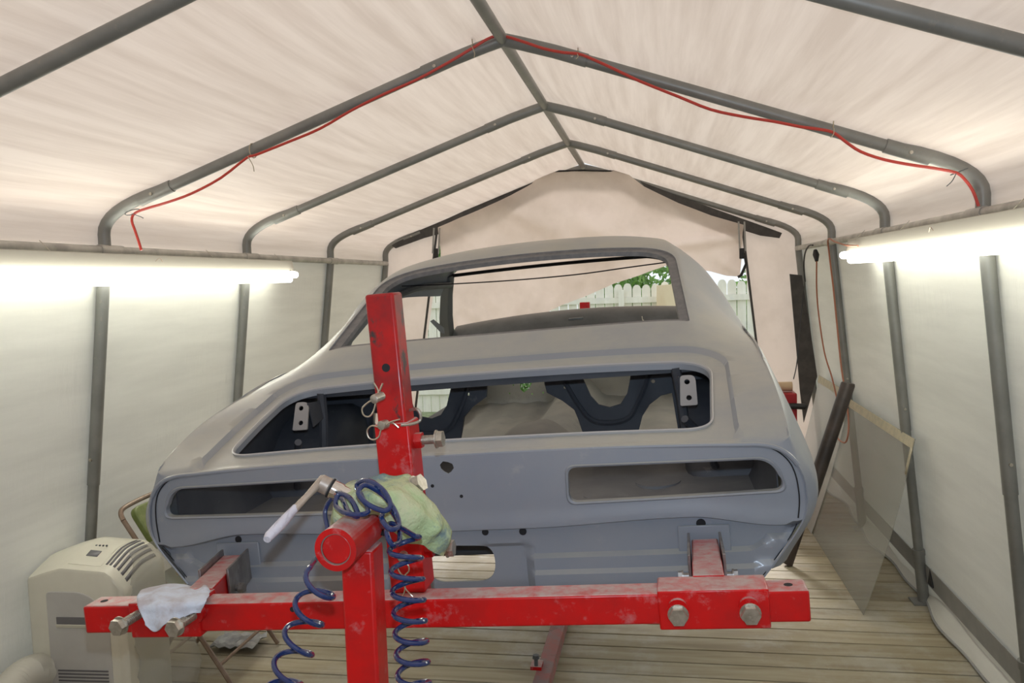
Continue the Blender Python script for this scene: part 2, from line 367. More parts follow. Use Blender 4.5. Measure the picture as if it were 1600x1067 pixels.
# loose hem of the wall tarp lying on the deck, right side
hem = [Vector((wallx(1, 0) - .045 + .022 * math.sin(y * 4.1) + .012 * math.sin(y * 9.7), y, .012 + .006 * math.sin(y * 6))) for y in [2.6 + k * .06 for k in range(80)]]
rows = [[p + Vector((.10, 0, .10)), p + Vector((.035, 0, .06)), p + Vector((.006, 0, .014)), p] for p in hem]
o = MB().grid(rows).build('trim_2', WALL, solid=.002); tag(o, kind='structure')
o = MB().tube([p + Vector((0, 0, .004)) for p in hem], .007, 6).build('trim_3', BAND); tag(o, kind='structure')
tabs = {2: 0, 1: 0}
for i in (1, 2):
    y = RIBY[i] - .09
    p = Vector((wallx(1, .19) - .014, y, .19))
    t = MB().prism([p + Vector((0, -.055, -.055)), p + Vector((0, .02, -.055)), p + Vector((0, -.01, .035))], (.008, 0, 0)).build('tie_down_tab', BLACK)
    tag(t, 'black triangular tab on the hem band by ' + ('the leg at the right picture edge' if i == 1 else 'the leg with visible foot plate'), 'tab', 'tie-down tabs on the right wall')
def ribname(i): return {4: 'farthest tent rib framing the end panel', 3: 'second farthest tent rib, its right corner above the far light end', 2: 'middle tent rib, its right foot plate visible on the deck',
                        1: 'grey tent rib carrying the red cord', 0: 'nearest tent rib, thick grey bars crossing both top corners', -1: 'tent rib beside the photographer, outside the picture', -2: 'tent rib behind the photographer at the tent entrance'}[i]
for i, y in RIBY.items():
    root = empty('tent_rib', (0, y, 0), ribname(i), 'tent frame', 'steel ribs of the tent frame')
    for sx, s in ((-1, SL), (1, SR)):
        foot = Vector((sx * (HW + s), 0, 0)); top = Vector((sx * HW, 0, ZR - .01))
        u = (top - foot).normalized(); sx_ = sx
        l = MB().tube([foot + Vector((0, 0, .012)), foot.lerp(top, .5)], .0245, 14).tube([foot.lerp(top, .47), top], .0275, 14)
        lo = l.build('leg', FRAME, root)
        fp = MB().box((foot.x, 0, .004), (.13, .11, .008)).tube([foot, foot + u * .28], .029, 14).tube([foot + u * .27, foot + u * .30], .034, 14)
        fp.build('foot_plate', FRAME, lo)
        mb = MB(); q = foot.lerp(top, .53); mb.tube([q + Vector((0, -.024, 0)), q + Vector((0, -.034, 0))], .007, 8)
        mb.build('bolt', ZINC, lo)
        el = MB().tube(bendpts(sx), .0265, 14)
        el.build('corner_bend', FRAME, root)
        e = bendpts(sx)[-1]; pk = Vector((XP, 0, ZP)); d = (pk - e).normalized()
        rf = MB().tube([e - d * .12, e + d * .05], .0275, 14).tube([e, pk - d * .30], .0235, 14).build('rafter', FRAME, root)
        pkb = MB().tube([pk - d * .36, pk - d * .22, pk - d * .08 + Vector((0, 0, -.006)), pk - Vector((0, 0, .012))], .027, 14).build('peak_bend', FRAME, root)
        mb = MB(); 
        for q in (e + d * .0 - d * .04, ): mb.tube([q + Vector((0, -.022, -.004)), q + Vector((0, -.034, -.004))], .007, 8)
        mb.build('bolt', ZINC, rf)
        mb = MB(); q = pk - d * .3; mb.tube([q + Vector((0, -.022, -.004)), q + Vector((0, -.034, -.004))], .007, 8); mb.build('bolt', ZINC, pkb)
rp = MB().tube([(XP, YA, ZP - .012), (XP, RIBY[4], ZP - .012)], .0235, 14); 
o = rp.build('ridge_pole', FRAME); tag(o, 'grey steel ridge pole running along the peak of the roof', 'pole')
for sx in (-1, 1):
    r = empty('side_rail', (sx * (HW - .012), 0, ZR - .012), 'grey steel rail along the %s wall above the long light' % ('left' if sx < 0 else 'right'), 'rail', 'side rails of the tent frame')
    MB().tube([(0, YA, 0), (0, RIBY[4] - .02, 0)], .021, 12).build('tube', RAILM, r)
    for i in (1, 2, 3):
        MB().tube([(0, RIBY[i] - .06, 0), (0, RIBY[i] + .10, 0)], .0255, 12).build('sleeve', RAILM, r)

# ------------------------------------------------------------------ far end: panels, door flap, zips
YE = RIBY[4] + .035
def gable(m=0):
    L_ = [(p.x, p.z) for p in bendpts(-1, .02 - m)]; R_ = [(p.x, p.z) for p in bendpts(1, .02 - m)]
    return [(-HW - SL, 0)] + L_ + [(XP, ZP + .02 - m)] + R_[::-1] + [(HW + SR, 0)]
zl = [W(684, 350, YE), W(662, 532, YE)]; zr_ = [W(1158, 350, YE), W(1180, 520, YE)]
dl = zl[0].lerp(zl[1], 1); 
def line_at(a, b, z): t = (z - a.z) / (b.z - a.z); return a.x + (b.x - a.x) * t
xl0 = line_at(*zl, 0); xr0 = line_at(*zr_, 0); ztop = 2.18; xlt = line_at(*zl, ztop); xrt = line_at(*zr_, ztop)
door = [Vector((xl0, .002)), Vector((xr0, .002))] + [Vector((W(a, b, YE).x, W(a, b, YE).z)) for a, b in ((1158, 372), (1110, 348), (1060, 328), (1000, 302), (970, 282), (865, 282), (832, 300), (790, 322), (690, 366))]
def endfn(x, z):
    w = .02 * noise.noise(Vector((x * 1.3, z * 1.1, 5))) + .012 * noise.noise(Vector((x * 4, z * 1.5, 1)))
    return Vector((x, YE + w + (.0 if z > 2 else 0), z))
g = [Vector(p) for p in gable()]
o = plate(g, [door], .07, endfn).build('wall_back', ENDW, ang=80); tag(o, kind='structure')
o = plate(g, [], .12, lambda x, z: Vector((x, YA - .03, z))).build('wall_front_light_block', ENDW, ang=80); tag(o, kind='structure')  # unseen closed front, added to keep daylight off the car's rear
# door flap pulled up and sagging between the two zips
FY = RIBY[4] - .055
top = [(852, 270), (975, 270)]
out = [(852, 268), (912, 267), (975, 268), (1006, 292), (1060, 318), (1110, 337), (1161, 352), (1159, 390), (1156, 432), (1135, 431), (1110, 424), (1075, 418), (1045, 414), (1015, 424), (1000, 430), (960, 443), (920, 461),
       (880, 476), (830, 500), (765, 509), (706, 514), (697, 440), (688, 356), (740, 333), (800, 306), (832, 288)]
out2 = [(W(a, b, FY).x, W(a, b, FY).z) for a, b in out]
def flapfn(x, z):
    s = max(0, 2.62 - z)
    f = .03 * math.sin(x * 5 + z * 7 + 2 * math.sin(z * 2.3)) * sstep(0, .4, s) * sstep(1.4, .2, abs(x)) + .05 * math.sin(x * 2.2 + z * 3.1) * sstep(0, .5, s) + .035 * noise.noise(Vector((x * 1.8 + z * 1.2, z * 2.2, 0))) * sstep(0, .3, s) + .018 * noise.noise(Vector((x * 5 + z * 4, z * 4, 4)))
    f += .05 * math.exp(-((z - (2.02 + .10 * x)) / .06) ** 2) * sstep(-.2, .6, x)
    f += .022 * noise.noise(Vector(((x * .8 + z) * 6, (x - z) * 1.6, 2))) * sstep(0, .3, s) + .012 * noise.noise(Vector(((x - z * .6) * 11, (x + z) * 3, 7))) * sstep(.2, .7, s)
    return Vector((x, FY - .05 + f * 1.4, z))
o = plate([Vector(p) for p in out2], [], .026, flapfn).build('door_flap', ENDW, ang=80)
tag(o, 'pale beige door flap of the tent end, pulled up and sagging above the fence', 'door flap')
o = MB().tube([W(850, 268, FY - .05), W(912, 266, FY - .05), W(976, 268, FY - .05)], .008, 8).build('hanging_strap', BLACK); tag(o, 'black strap stretched across the peak holding the door flap', 'strap')
for nm, poly, lb in (('left', [(612, 384), (622, 374), (700, 341), (780, 304), (855, 268), (838, 292), (822, 306), (802, 322), (742, 347), (684, 366), (662, 372), (618, 388)], 'left'),
                 ('right', [(1000, 283), (1060, 306), (1130, 331), (1195, 354), (1222, 364), (1218, 372), (1188, 368), (1130, 350), (1060, 326), (1018, 306)], 'right')):
    Y = FY + .03; m = MB().prism([W(a, b, Y) for a, b in poly], (0, .012, 0))
    o = m.build('gable_strip', MESHG); tag(o, 'dark grey fabric strip along the %s slope of the far gable' % lb, 'fabric strip', 'dark strips of the far gable')
for nm, a, b in (('left', W(684, 350, YE - .03), W(662, 532, YE - .03)), ('right', W(1160, 356, YE - .03), W(1180, 520, YE - .03))):
    d = (b - a) / (a.z - b.z); e = b + d * (b.z - .02)
    o = MB().tube([a, b, e], .011, 6).build('zipper', ZIPM); tag(o, 'dark zipper running down the %s edge of the doorway' % nm, 'zipper', 'door zippers')
for (x0, y0, x1, y1, lb) in ((678, 362, 676, 398, 'left'), (687, 362, 685, 398, 'left'), (1153, 350, 1155, 388, 'right'), (1162, 350, 1164, 388, 'right')): pass
for lb, xs, yb in (('left', (678, 687), 396), ('right', (1154, 1163), 392)):
    r = empty('tie_strap', W(xs[0], 350, FY - .09), 'pair of grey tie straps with black buckle, %s end of the flap' % lb, 'strap', 'tie straps of the flap')
    o0 = r.location
    for x in xs:
        a, b = W(x, 346 if lb == 'right' else 356, FY - .09), W(x - (2 if lb == 'left' else -2), yb, FY - .09)
        MB().tube([a - o0, b - o0], .008, 6).build('webbing', BAND, r)
    a, b = W(xs[0] + 4, 388, FY - .09), W(xs[0] + 3 + (0 if lb == 'left' else 3), 404, FY - .09)
    MB().box((a + b) / 2 - o0, (.04, .02, .09)).build('buckle', BLACK, r, bevel=.006)
o = MB().tube([W(1163, 395, FY - .1), W(1166, 412, FY - .1), W(1158, 430, FY - .1), W(1153, 433, FY - .1)], .012, 8).build('zipper_pull', BLACK); tag(o, 'black zip pull hanging at the lower right corner of the flap', 'zip pull')
pl = [(1234, 428), (1253, 430), (1264, 500), (1277, 588), (1268, 618), (1256, 660), (1250, 610), (1244, 540)]
o = MB().prism([W(a, b, RIBY[4] - .11) for a, b in pl], (0, .015, 0)).build('hanging_cloth', MESHG); tag(o, 'dark grey cloth strip hanging in the far right corner', 'cloth')

# ------------------------------------------------------------------ yard behind the tent
o = MB().box((0, 17, -.42), (60, 22, .1)).build('ground', GRASS); tag(o, kind='structure')
fence = empty('board_fence', (0, 13.6, -.37), 'weathered board fence with rounded picket tops across the yard', 'fence')
x = -4.6; k = 0
FH = 2.09
while x < 8.2 and k < 98:
    w = .138; h = FH + random.uniform(-.03, .03)
    prof = [(-w / 2, 0), (w / 2, 0), (w / 2, h - .07), (w / 2 - .02, h - .02), (.02, h), (-.02, h), (-w / 2 + .02, h - .02), (-w / 2, h - .07)]
    MB().prism([(x + a, -.01, b) for a, b in prof], (0, .018, 0)).build('picket', FENCE, fence, smooth=False)
    x += .15; k += 1
for z in (.35, 1.15, FH - .27): MB().box((1.8, -.04, z), (13, .04, .09)).build('fence_rail', FENCE, fence)
for px in (-2.3, .1, 2.5, 4.9, 7.3): MB().box((px, -.08, FH / 2 - .05), (.09, .09, FH - .1)).build('fence_post', FENCE, fence)
a = W(1020, 446, 13.3); 
o = MB().prism([Vector((W(1022, 520, 13.3).x, 13.3, -.37)), Vector((W(1062, 520, 13.3).x, 13.3, -.37)), W(1060, 446, 13.3), W(1050, 444, 13.3), W(1026, 446, 13.3)], (0, .05, 0)).build('leaning_board', PLY); tag(o, 'fresh yellow wooden board standing against the fence', 'board')
def tree(x, y, z0, r, h, nb, lb):
    root = empty('leafy_tree', (x, y, -.37), lb, 'tree', 'trees beyond the fence')
    MB().tube([(0, 0, 0), (.1, 0, z0 * .6), (0, .1, z0 + h * .5)], [.16, .12, .05], 8).build('trunk', BARK, root)
    m = MB(); rnd = random.Random(int(x * 10) + 3)
    blobs = [(rnd.uniform(-r, r) * .7, rnd.uniform(-r, r) * .5, z0 + rnd.uniform(0, h), rnd.uniform(.35, .7) * r) for _ in range(nb)]
    for _ in range(6500):
        b = rnd.choice(blobs); v = Vector((rnd.gauss(0, 1), rnd.gauss(0, 1), rnd.gauss(0, 1))).normalized() * b[3] * rnd.uniform(.75, 1.05)
        c = Vector(b[:3]) + v; s = rnd.uniform(.04, .10)
        a = Vector((rnd.gauss(0, 1), rnd.gauss(0, 1), rnd.gauss(0, 1))).normalized(); t = a.orthogonal().normalized(); 
        m.add([c - a * s, c + t * s * .5, c + a * s, c - t * s * .5], [(0, 1, 2, 3)])
    m.build('foliage', LEAF, root, smooth=False)
tree(-3.9, 16.5, .8, 1.4, 2.0, 12, 'leafy green tree seen through the narrow gap left of the flap')
tree(.55, 16.6, .9, 1.05, 1.25, 14, 'bright green tree above the fence inside the rear window')
tree(3.1, 16.8, .8, 1.1, 1.05, 12, 'leafy tree above the fence right of the car roof')
bush = empty('low_bush', (W(822, 597, 12.4).x, 12.4, -.37), 'low green bush in front of the fence, seen through the car firewall hole', 'bush')
m = MB(); rnd = random.Random(5)
for _ in range(1800):
    v = Vector((rnd.gauss(0, 1), rnd.gauss(0, 1), rnd.gauss(0, 1))).normalized() * rnd.uniform(.6, 1); c = Vector((v.x * .5, v.y * .35, .50 + v.z * .5)); a = Vector((rnd.gauss(0, 1), rnd.gauss(0, 1), rnd.gauss(0, 1))).normalized(); t = a.orthogonal(); q_ = .035
    m.add([c - a * q_, c + t * q_ * .5, c + a * q_, c - t * q_ * .5], [(0, 1, 2, 3)])
m.build('foliage', LEAF, bush, smooth=False); MB().tube([(0, 0, 0), (.02, 0, .5)], [.03, .015], 8).build('stem', BARK, bush)

# ------------------------------------------------------------------ car body shell
car = empty('car_body_shell', label='bare grey primed car body without glass, doors or trunk lid, held on the red rotisserie', cat='car body', mtx=CARM)
ST = [
 (0.00, [(0, .074), (.35, .073), (.60, .067), (.72, .062), (.79, .058), (.835, .042), (.868, .005), (.884, -.05), (.874, -.13), (.79, -.25)]),
 (.025, [(0, .094), (.35, .092), (.60, .086), (.72, .080), (.80, .080), (.858, .066), (.894, .015), (.910, -.05), (.896, -.13), (.815, -.25)]),
 (.10, [(0, .115), (.35, .112), (.60, .106), (.74, .101), (.82, .106), (.866, .096), (.898, .045), (.925, -.04), (.912, -.13), (.84, -.26)]),
 (.30, [(0, .170), (.35, .165), (.60, .157), (.74, .150), (.83, .158), (.876, .148), (.900, .105), (.943, -.03), (.945, -.14), (.88, -.28)]),
 (.60, [(0, .232), (.35, .229), (.60, .221), (.74, .214), (.83, .210), (.882, .196), (.906, .150), (.955, -.01), (.96, -.14), (.90, -.30)]),
 (.85, [(0, .334), (.35, .334), (.62, .329), (.72, .300), (.82, .250), (.885, .228), (.910, .180), (.958, 0), (.965, -.14), (.90, -.30)]),
 (1.2, [(0, .490), (.35, .482), (.62, .463), (.69, .438), (.785, .350), (.888, .246), (.915, .19), (.96, 0), (.965, -.14), (.90, -.30)]),
 (1.56, [(0, .638), (.35, .628), (.60, .602), (.67, .578), (.765, .495), (.882, .290), (.922, .20), (.96, .02), (.965, -.14), (.90, -.30)]),
 (1.76, [(0, .692), (.35, .680), (.58, .648), (.655, .612), (.745, .520), (.865, .310), (.925, .20), (.96, .03), (.965, -.14), (.90, -.30)]),
 (2.10, [(0, .716), (.35, .704), (.56, .672), (.625, .642), (.70, .570), (.82, .34), (.925, .20), (.96, .03), (.965, -.14), (.90, -.30)]),
 (2.62, [(0, .700), (.35, .688), (.52, .656), (.585, .622), (.65, .560), (.80, .33), (.92, .20), (.955, .03), (.96, -.14), (.90, -.30)]),
]
for y_, P_ in ST:
    if .02 < y_ < 1.3:
        cx_, cz_ = P_[5]; k_ = min(1, y_ / .25); cx_ -= .011 * k_; cz_ += .010 * k_; P_[5] = (cx_, cz_); P_[4] = (cx_ - .014, cz_ + .005); P_[6] = (cx_ + .013 + .015 * k_, cz_ - .032 - .020 * k_)
def cat(a, b, c, d, t): return .5 * (2 * b + (c - a) * t + (2 * a - 5 * b + 4 * c - d) * t * t + (3 * b - a - 3 * c + d) * t ** 3)
def section(y, damp=True):
    ys = [s[0] for s in ST]; y = max(ys[0], min(ys[-1], y)); i = max(j for j in range(len(ys)) if ys[j] <= y); i = min(i, len(ys) - 2)
    t = (y - ys[i]) / (ys[i + 1] - ys[i]); out = []
    for k in range(10):
        p = []
        for c in (0, 1):
            b_, c_ = ST[i][1][k][c], ST[i + 1][1][k][c]; h = ys[i + 1] - ys[i]
            def slope(j):
                if j <= 0 or j >= len(ys) - 1: j0, j1 = (0, 1) if j <= 0 else (len(ys) - 2, len(ys) - 1); return (ST[j1][1][k][c] - ST[j0][1][k][c]) / (ys[j1] - ys[j0])
                a1 = (ST[j][1][k][c] - ST[j - 1][1][k][c]) / (ys[j] - ys[j - 1]); a2 = (ST[j + 1][1][k][c] - ST[j][1][k][c]) / (ys[j + 1] - ys[j])
                if a1 * a2 <= 0: return 0
                return 2 * a1 * a2 / (a1 + a2)
            m0, m1 = slope(i) * h, slope(i + 1) * h
            p.append((2 * t ** 3 - 3 * t * t + 1) * b_ + (t ** 3 - 2 * t * t + t) * m0 + (-2 * t ** 3 + 3 * t * t) * c_ + (t ** 3 - t * t) * m1)
        out.append(p)
    return out
LID = rounded([(-.718, -.5), (.718, -.5), (.768, .69), (-.768, .69)], [.02, .02, .14, .14], 10)
_sc = {}
def skin(s, y):                                    # s in [-9, 9]: section parameter, sign = side
    key = round(y, 5)
    if key not in _sc: _sc[key] = section(y)
    S = _sc[key]; a = min(8.9999, abs(s)); k = int(a); t = a - k
    P = lambda j: (-S[1][0], S[1][1]) if j < 0 else (S[j] if j < 10 else (2 * S[9][0] - S[8][0], 2 * S[9][1] - S[8][1]))
    x = cat(P(k - 1)[0], P(k)[0], P(k + 1)[0], P(k + 2)[0], t); z = cat(P(k - 1)[1], P(k)[1], P(k + 1)[1], P(k + 2)[1], t)
    if x < .80 and y > .002 and y < .74 and z > .02:
        d = 1e9; q = Vector((x, y))                # recess the trunk lid sits in
        if inside(q, LID):
            for i in range(len(LID)):
                A, B = LID[i - 1], LID[i]
                if B.y < -.2 and A.y < -.2: continue
                ab = B - A; u = max(0, min(1, (q - A).dot(ab) / max(ab.length_squared, 1e-9))); d = min(d, (A + ab * u - q).length)
            z -= .015 * sstep(0, .011, d) * sstep(.002, .03, y)
    return Vector((x if s >= 0 else -x, y, z))
def s_of_x(x, y):
    lo, hi = 0.0, 5.2; ax = abs(x)
    for _ in range(24):
        m = (lo + hi) / 2
        if skin(m, y).x < ax: lo = m
        else: hi = m
    return math.copysign(lo, x)
SV = .35                                           # scale of s in the flattening domain
def toS(poly): return [Vector((s_of_x(p[0], p[1]) * SV * .34, p[1])) for p in poly]
TRUNK = rounded([(-.678, .083), (.678, .083), (.714, .608), (-.714, .608)], [.075, .075, .13, .13], 10)
GLASS = rounded([(-.665, .85), (.665, .85), (.640, 1.565), (-.640, 1.565)], [.015, .015, .16, .16], 12)
QS = SV * .34
outer = [(-9 * QS, 0.0), (9 * QS, 0.0), (9 * QS, 2.05), (6.25 * QS, 2.05), (5.75 * QS, 1.80), (5.35 * QS, 1.62), (4.9 * QS, 1.62), (4.35 * QS, 1.80), (4.35 * QS, 2.62),
         (-4.35 * QS, 2.62), (-4.35 * QS, 1.80), (-4.9 * QS, 1.62), (-5.35 * QS, 1.62), (-5.75 * QS, 1.80), (-6.25 * QS, 2.05), (-9 * QS, 2.05)]
tr_s = toS(densify(TRUNK, .03)); gl_s = toS(densify(GLASS, .03))
def arcline(ins):
    out = []
    for p in densify(LID, .03):
        c = Vector((0, .3)); q = Vector((p.x - math.copysign(ins, p.x) if abs(p.x) > .3 else p.x, p.y - ins if p.y > .5 else p.y))
        if q.y > .05: out.append(q)
    return out
def openline(ins):                                 # lid outline as a path closed along the rear edge
    P = [p for p in arcline(ins)]; P.sort(key=lambda p: math.atan2(p.y - .02, p.x)); return toS(P + [Vector((-.3, .30 - ins))] if False else P)
LL = [openline(0), openline(.011)] + [[Vector((-5.9 * QS + 11.8 * QS * i / 110, yy)) for i in range(111)] for yy in (.006, .013, .020, .028, .038)]
m = plate([Vector(p) for p in outer], [tr_s, gl_s], .021, lambda u, v: skin(u / QS, v), LL)
m.build('outer_skin', PRIMER, car, solid=.004, ang=50)

def skz(x, y): return skin(s_of_x(x, y), y).z
def channel(poly, steps, name, m, step=.03, parent=None, n_up=None):
    poly = densify(poly, step); N = len(poly); rings = []
    area = sum(poly[i - 1].x * poly[i].y - poly[i].x * poly[i - 1].y for i in range(N)); sg = 1 if area > 0 else -1
    for ins, dr in steps:
        r = []
        for i in range(N):
            t = (poly[(i + 1) % N] - poly[i - 1]).normalized(); nrm = Vector((-t.y, t.x)) * sg; q = poly[i] + nrm * ins
            base = skz(poly[i].x, poly[i].y); slope = (skz(poly[i].x * .98, poly[i].y + .02) - skz(poly[i].x * .98, poly[i].y - .02)) / .04
            z = base + slope * (q.y - poly[i].y) - dr
            r.append(Vector((q.x, q.y, z)))
        rings.append(r)
    mb = MB(); n = N
    for a, b in zip(rings[:-1], rings[1:]): mb.rings([a + [a[0]], b + [b[0]]], cap=False, closed=False)
    return mb.build(name, m, parent, ang=40)
channel(TRUNK, [(0, -.001), (.003, -.004), (.006, .000), (.006, .018)], 'trunk_gutter', PRIMER, parent=car)
channel(TRUNK, [(-.001, .002), (-.004, -.006), (.000, -.008), (.003, -.003), (.004, .01)], 'trunk_opening_lip', mat('lip_primer', (.42, .42, .42), .4), parent=car)
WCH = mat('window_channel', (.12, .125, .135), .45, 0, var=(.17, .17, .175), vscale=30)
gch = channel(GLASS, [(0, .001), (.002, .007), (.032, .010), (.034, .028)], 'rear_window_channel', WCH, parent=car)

# rear panel: y as a function of x and z
def crease(x):
    x = abs(x); return -.124 + .012 * sstep(.2, .57, x) - .030 * sstep(.60, .82, x)
def rear(x, z):
    ax = abs(x); c = crease(x); y = -.004 + .010 * (ax / .85) ** 4
    y -= .005 * sstep(c + .05, c + .006, z) * sstep(c - .004, c + .002, z)
    y += .024 * sstep(c + .001, c - .009, z)
    out = sstep(.178, .196, ax); up = .027 * sstep(.74, .80, ax)
    rec = (1 - out) * sstep(-.172, -.182, z)
    y -= .013 * sstep(-.199 + up, -.209 + up, z) * out
    y -= .011 * sstep(-.239 + up * .4, -.249 + up * .4, z) * out
    y += .012 * sstep(-.27, -.31, z) + .014 * rec
    return Vector((x, y, z))
def mir(h): return [Vector((-p.x, p.y)) for p in h][::-1]
TL = rounded([(.305, .032), (.812, .026), (.842, -.060), (.302, -.066)], [.025, .06, .03, .025], 8)
h_list = [TL, mir(TL)]
S0 = [tuple(skin(s / 6, 0.0)) for s in range(0, 55)]
ro = [Vector((p[0], p[2])) for p in S0] + [Vector((.72, -.335)), Vector((.60, -.352))]
ro = ro + [Vector((-p.x, p.y)) for p in ro[::-1]]
ro2 = []
for p in ro:
    if not ro2 or (p - ro2[-1]).length > .004: ro2.append(p)
if (ro2[0] - ro2[-1]).length < .004: ro2.pop()
lock = [Vector((-.006, .053)) + Vector((math.cos(a) * r, math.sin(a) * r)) for a, r in [(i * PI / 8, .020 if i not in (12,) else .022) for i in range(16)]]
lock = [Vector((-.024, .060)), Vector((-.015, .069)), Vector((-.002, .067)), Vector((.010, .061)), Vector((.013, .050)), Vector((.004, .040)), Vector((-.004, .036)), Vector((-.014, .042)), Vector((-.022, .050))]
lock = [p + Vector((0, -.008)) for p in lock]
oval = rounded([(-.095, -.275), (.088, -.275), (.092, -.175), (-.095, -.168)], .05, 8)
holes = h_list + [lock, oval]
for (px, py, r) in ((678, 757, .0045), (723, 773, .0045), (816, 832, .010), (757, 833, .009), (1095.6, 820, .012), (369, 845, .010)):
    q = K(px, py, .01); c_ = rear(q.x, q.z); MB().cyl(c_ + Vector((0, .01, 0)), c_ + Vector((0, -.0012, 0)), r, 14).build('screw_hole', SEAM, car)
def hline(f, x0, x1, n=90): return [Vector((x0 + (x1 - x0) * i / n, f(x0 + (x1 - x0) * i / n))) for i in range(n + 1)]
RL = [hline(lambda x, d=d: crease(x) + d, -.83, .83, 130) for d in (.006, .001, -.004, -.009)]
for sg in (1, -1):
    for b0, k_, dd in ((-.199, 1, (0, -.005, -.010)), (-.239, .4, (0, -.005, -.010))):
        for d in dd: RL.append(hline(lambda x: b0 + d + .027 * k_ * sstep(.74, .80, abs(x)), sg * .20, sg * (.775 if k_ == 1 else .75), 44))
m = plate(ro2, holes, .0125, lambda x, z: rear(x, z), RL)
m.build('rear_panel', PRIMER, car, solid=.004, ang=45)
MB().tube([Vector((p[0], .0025, p[2] - .001)) for p in ([tuple(skin(-s_ / 8, 0.0)) for s_ in range(48, 0, -1)] + [tuple(skin(s_ / 8, 0.0)) for s_ in range(0, 49)])], .0062, 8).build('rear_lip', PRIMER, car)
# rolled flanges round the lamp openings
for sg in (1, -1):
    P = TL if sg == 1 else mir(TL)
    mb = MB(); P = densify(P, .02); cen = sum(P, Vector((0, 0))) / len(P)
    rs = []
    for ins, dy in ((-.003, -.001), (0, -.005), (.004, -.002), (.005, .014)):
        rs.append([rear(p.x, p.y) + Vector(((cen.x - p.x) * ins / .25 if abs(p.x - cen.x) > .2 else 0, dy, (1 if p.y < cen.y else -1) * ins)) for p in P])
    for a, b in zip(rs[:-1], rs[1:]): mb.rings([a + [a[0]], b + [b[0]]], cap=False, closed=False)
    mb.build('lamp_opening_flange', PRIMER, car)
# seam between tail panel and quarter panel ends
seam = [(.717, .0585), (.758, .057), (.795, .053), (.823, .040), (.848, .014), (.861, -.018), (.866, -.055), (.866, -.09), (.860, -.126)]
for sg in (1, -1):
    pts = spline([Vector((sg * a, rear(a, b).y - .0015, b)) for a, b in seam], 4); MB().tube(pts, .0018, 6).build('panel_seam', SEAM, car)
# lower corner seam
for sg in (1, -1):
    pts = [Vector((sg * x, rear(x, z).y - .001, z)) for x, z in ((.856, -.14), (.838, -.18), (.80, -.23), (.765, -.27), (.73, -.31))]
    MB().tube(spline(pts, 4), .0012, 6).build('corner_seam', SEAM, car)
# mounting plates of the rear frame rails
for sg in (1, -1):
    mb = MB().box((sg * .634, .018, -.20), (.128, .006, .12))
    mb.build('bumper_mount_plate', PRIMER, car, bevel=.003)

# trunk interior
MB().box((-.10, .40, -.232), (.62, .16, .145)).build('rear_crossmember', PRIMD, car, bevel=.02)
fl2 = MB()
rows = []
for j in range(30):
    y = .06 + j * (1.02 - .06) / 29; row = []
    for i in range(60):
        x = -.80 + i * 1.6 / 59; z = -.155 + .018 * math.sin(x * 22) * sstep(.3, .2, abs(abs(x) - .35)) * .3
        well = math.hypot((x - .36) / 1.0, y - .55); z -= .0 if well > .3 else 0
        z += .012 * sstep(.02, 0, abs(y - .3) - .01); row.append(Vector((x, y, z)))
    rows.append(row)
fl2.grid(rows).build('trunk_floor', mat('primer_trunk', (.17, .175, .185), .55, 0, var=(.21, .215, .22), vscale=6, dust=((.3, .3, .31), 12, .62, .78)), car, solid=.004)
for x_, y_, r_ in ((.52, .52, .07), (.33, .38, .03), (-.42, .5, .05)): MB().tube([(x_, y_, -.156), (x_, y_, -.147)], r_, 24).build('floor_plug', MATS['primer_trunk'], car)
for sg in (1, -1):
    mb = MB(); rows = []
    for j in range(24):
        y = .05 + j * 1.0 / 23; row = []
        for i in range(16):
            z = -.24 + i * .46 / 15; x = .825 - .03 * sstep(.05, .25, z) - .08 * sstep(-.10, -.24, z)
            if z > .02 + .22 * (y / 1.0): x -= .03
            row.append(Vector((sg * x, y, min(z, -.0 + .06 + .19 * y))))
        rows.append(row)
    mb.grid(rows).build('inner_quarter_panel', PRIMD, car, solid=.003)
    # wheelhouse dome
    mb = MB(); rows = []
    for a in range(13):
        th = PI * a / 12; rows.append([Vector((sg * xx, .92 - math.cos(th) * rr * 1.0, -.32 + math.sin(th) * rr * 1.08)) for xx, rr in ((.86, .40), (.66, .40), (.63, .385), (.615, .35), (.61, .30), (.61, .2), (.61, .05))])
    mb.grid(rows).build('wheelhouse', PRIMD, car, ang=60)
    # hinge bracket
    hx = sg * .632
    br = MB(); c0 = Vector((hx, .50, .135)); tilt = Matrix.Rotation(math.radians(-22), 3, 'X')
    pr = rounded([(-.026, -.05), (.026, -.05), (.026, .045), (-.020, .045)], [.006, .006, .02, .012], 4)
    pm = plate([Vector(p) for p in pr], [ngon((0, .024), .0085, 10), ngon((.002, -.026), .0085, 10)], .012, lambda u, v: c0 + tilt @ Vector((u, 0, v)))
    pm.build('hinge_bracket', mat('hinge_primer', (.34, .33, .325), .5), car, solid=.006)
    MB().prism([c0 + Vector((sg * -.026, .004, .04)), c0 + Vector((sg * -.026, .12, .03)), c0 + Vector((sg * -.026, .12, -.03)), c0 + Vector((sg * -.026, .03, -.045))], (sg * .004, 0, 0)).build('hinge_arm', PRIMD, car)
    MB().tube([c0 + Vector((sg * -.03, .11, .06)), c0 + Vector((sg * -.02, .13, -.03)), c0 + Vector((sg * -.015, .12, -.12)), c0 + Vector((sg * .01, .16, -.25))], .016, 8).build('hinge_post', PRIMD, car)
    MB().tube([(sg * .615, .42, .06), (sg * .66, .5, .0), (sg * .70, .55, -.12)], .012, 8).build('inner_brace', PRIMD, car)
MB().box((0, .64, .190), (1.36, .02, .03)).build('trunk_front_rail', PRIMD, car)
MB().box((0, .98, .262), (1.32, .24, .012)).build('package_shelf', PRIMD, car)
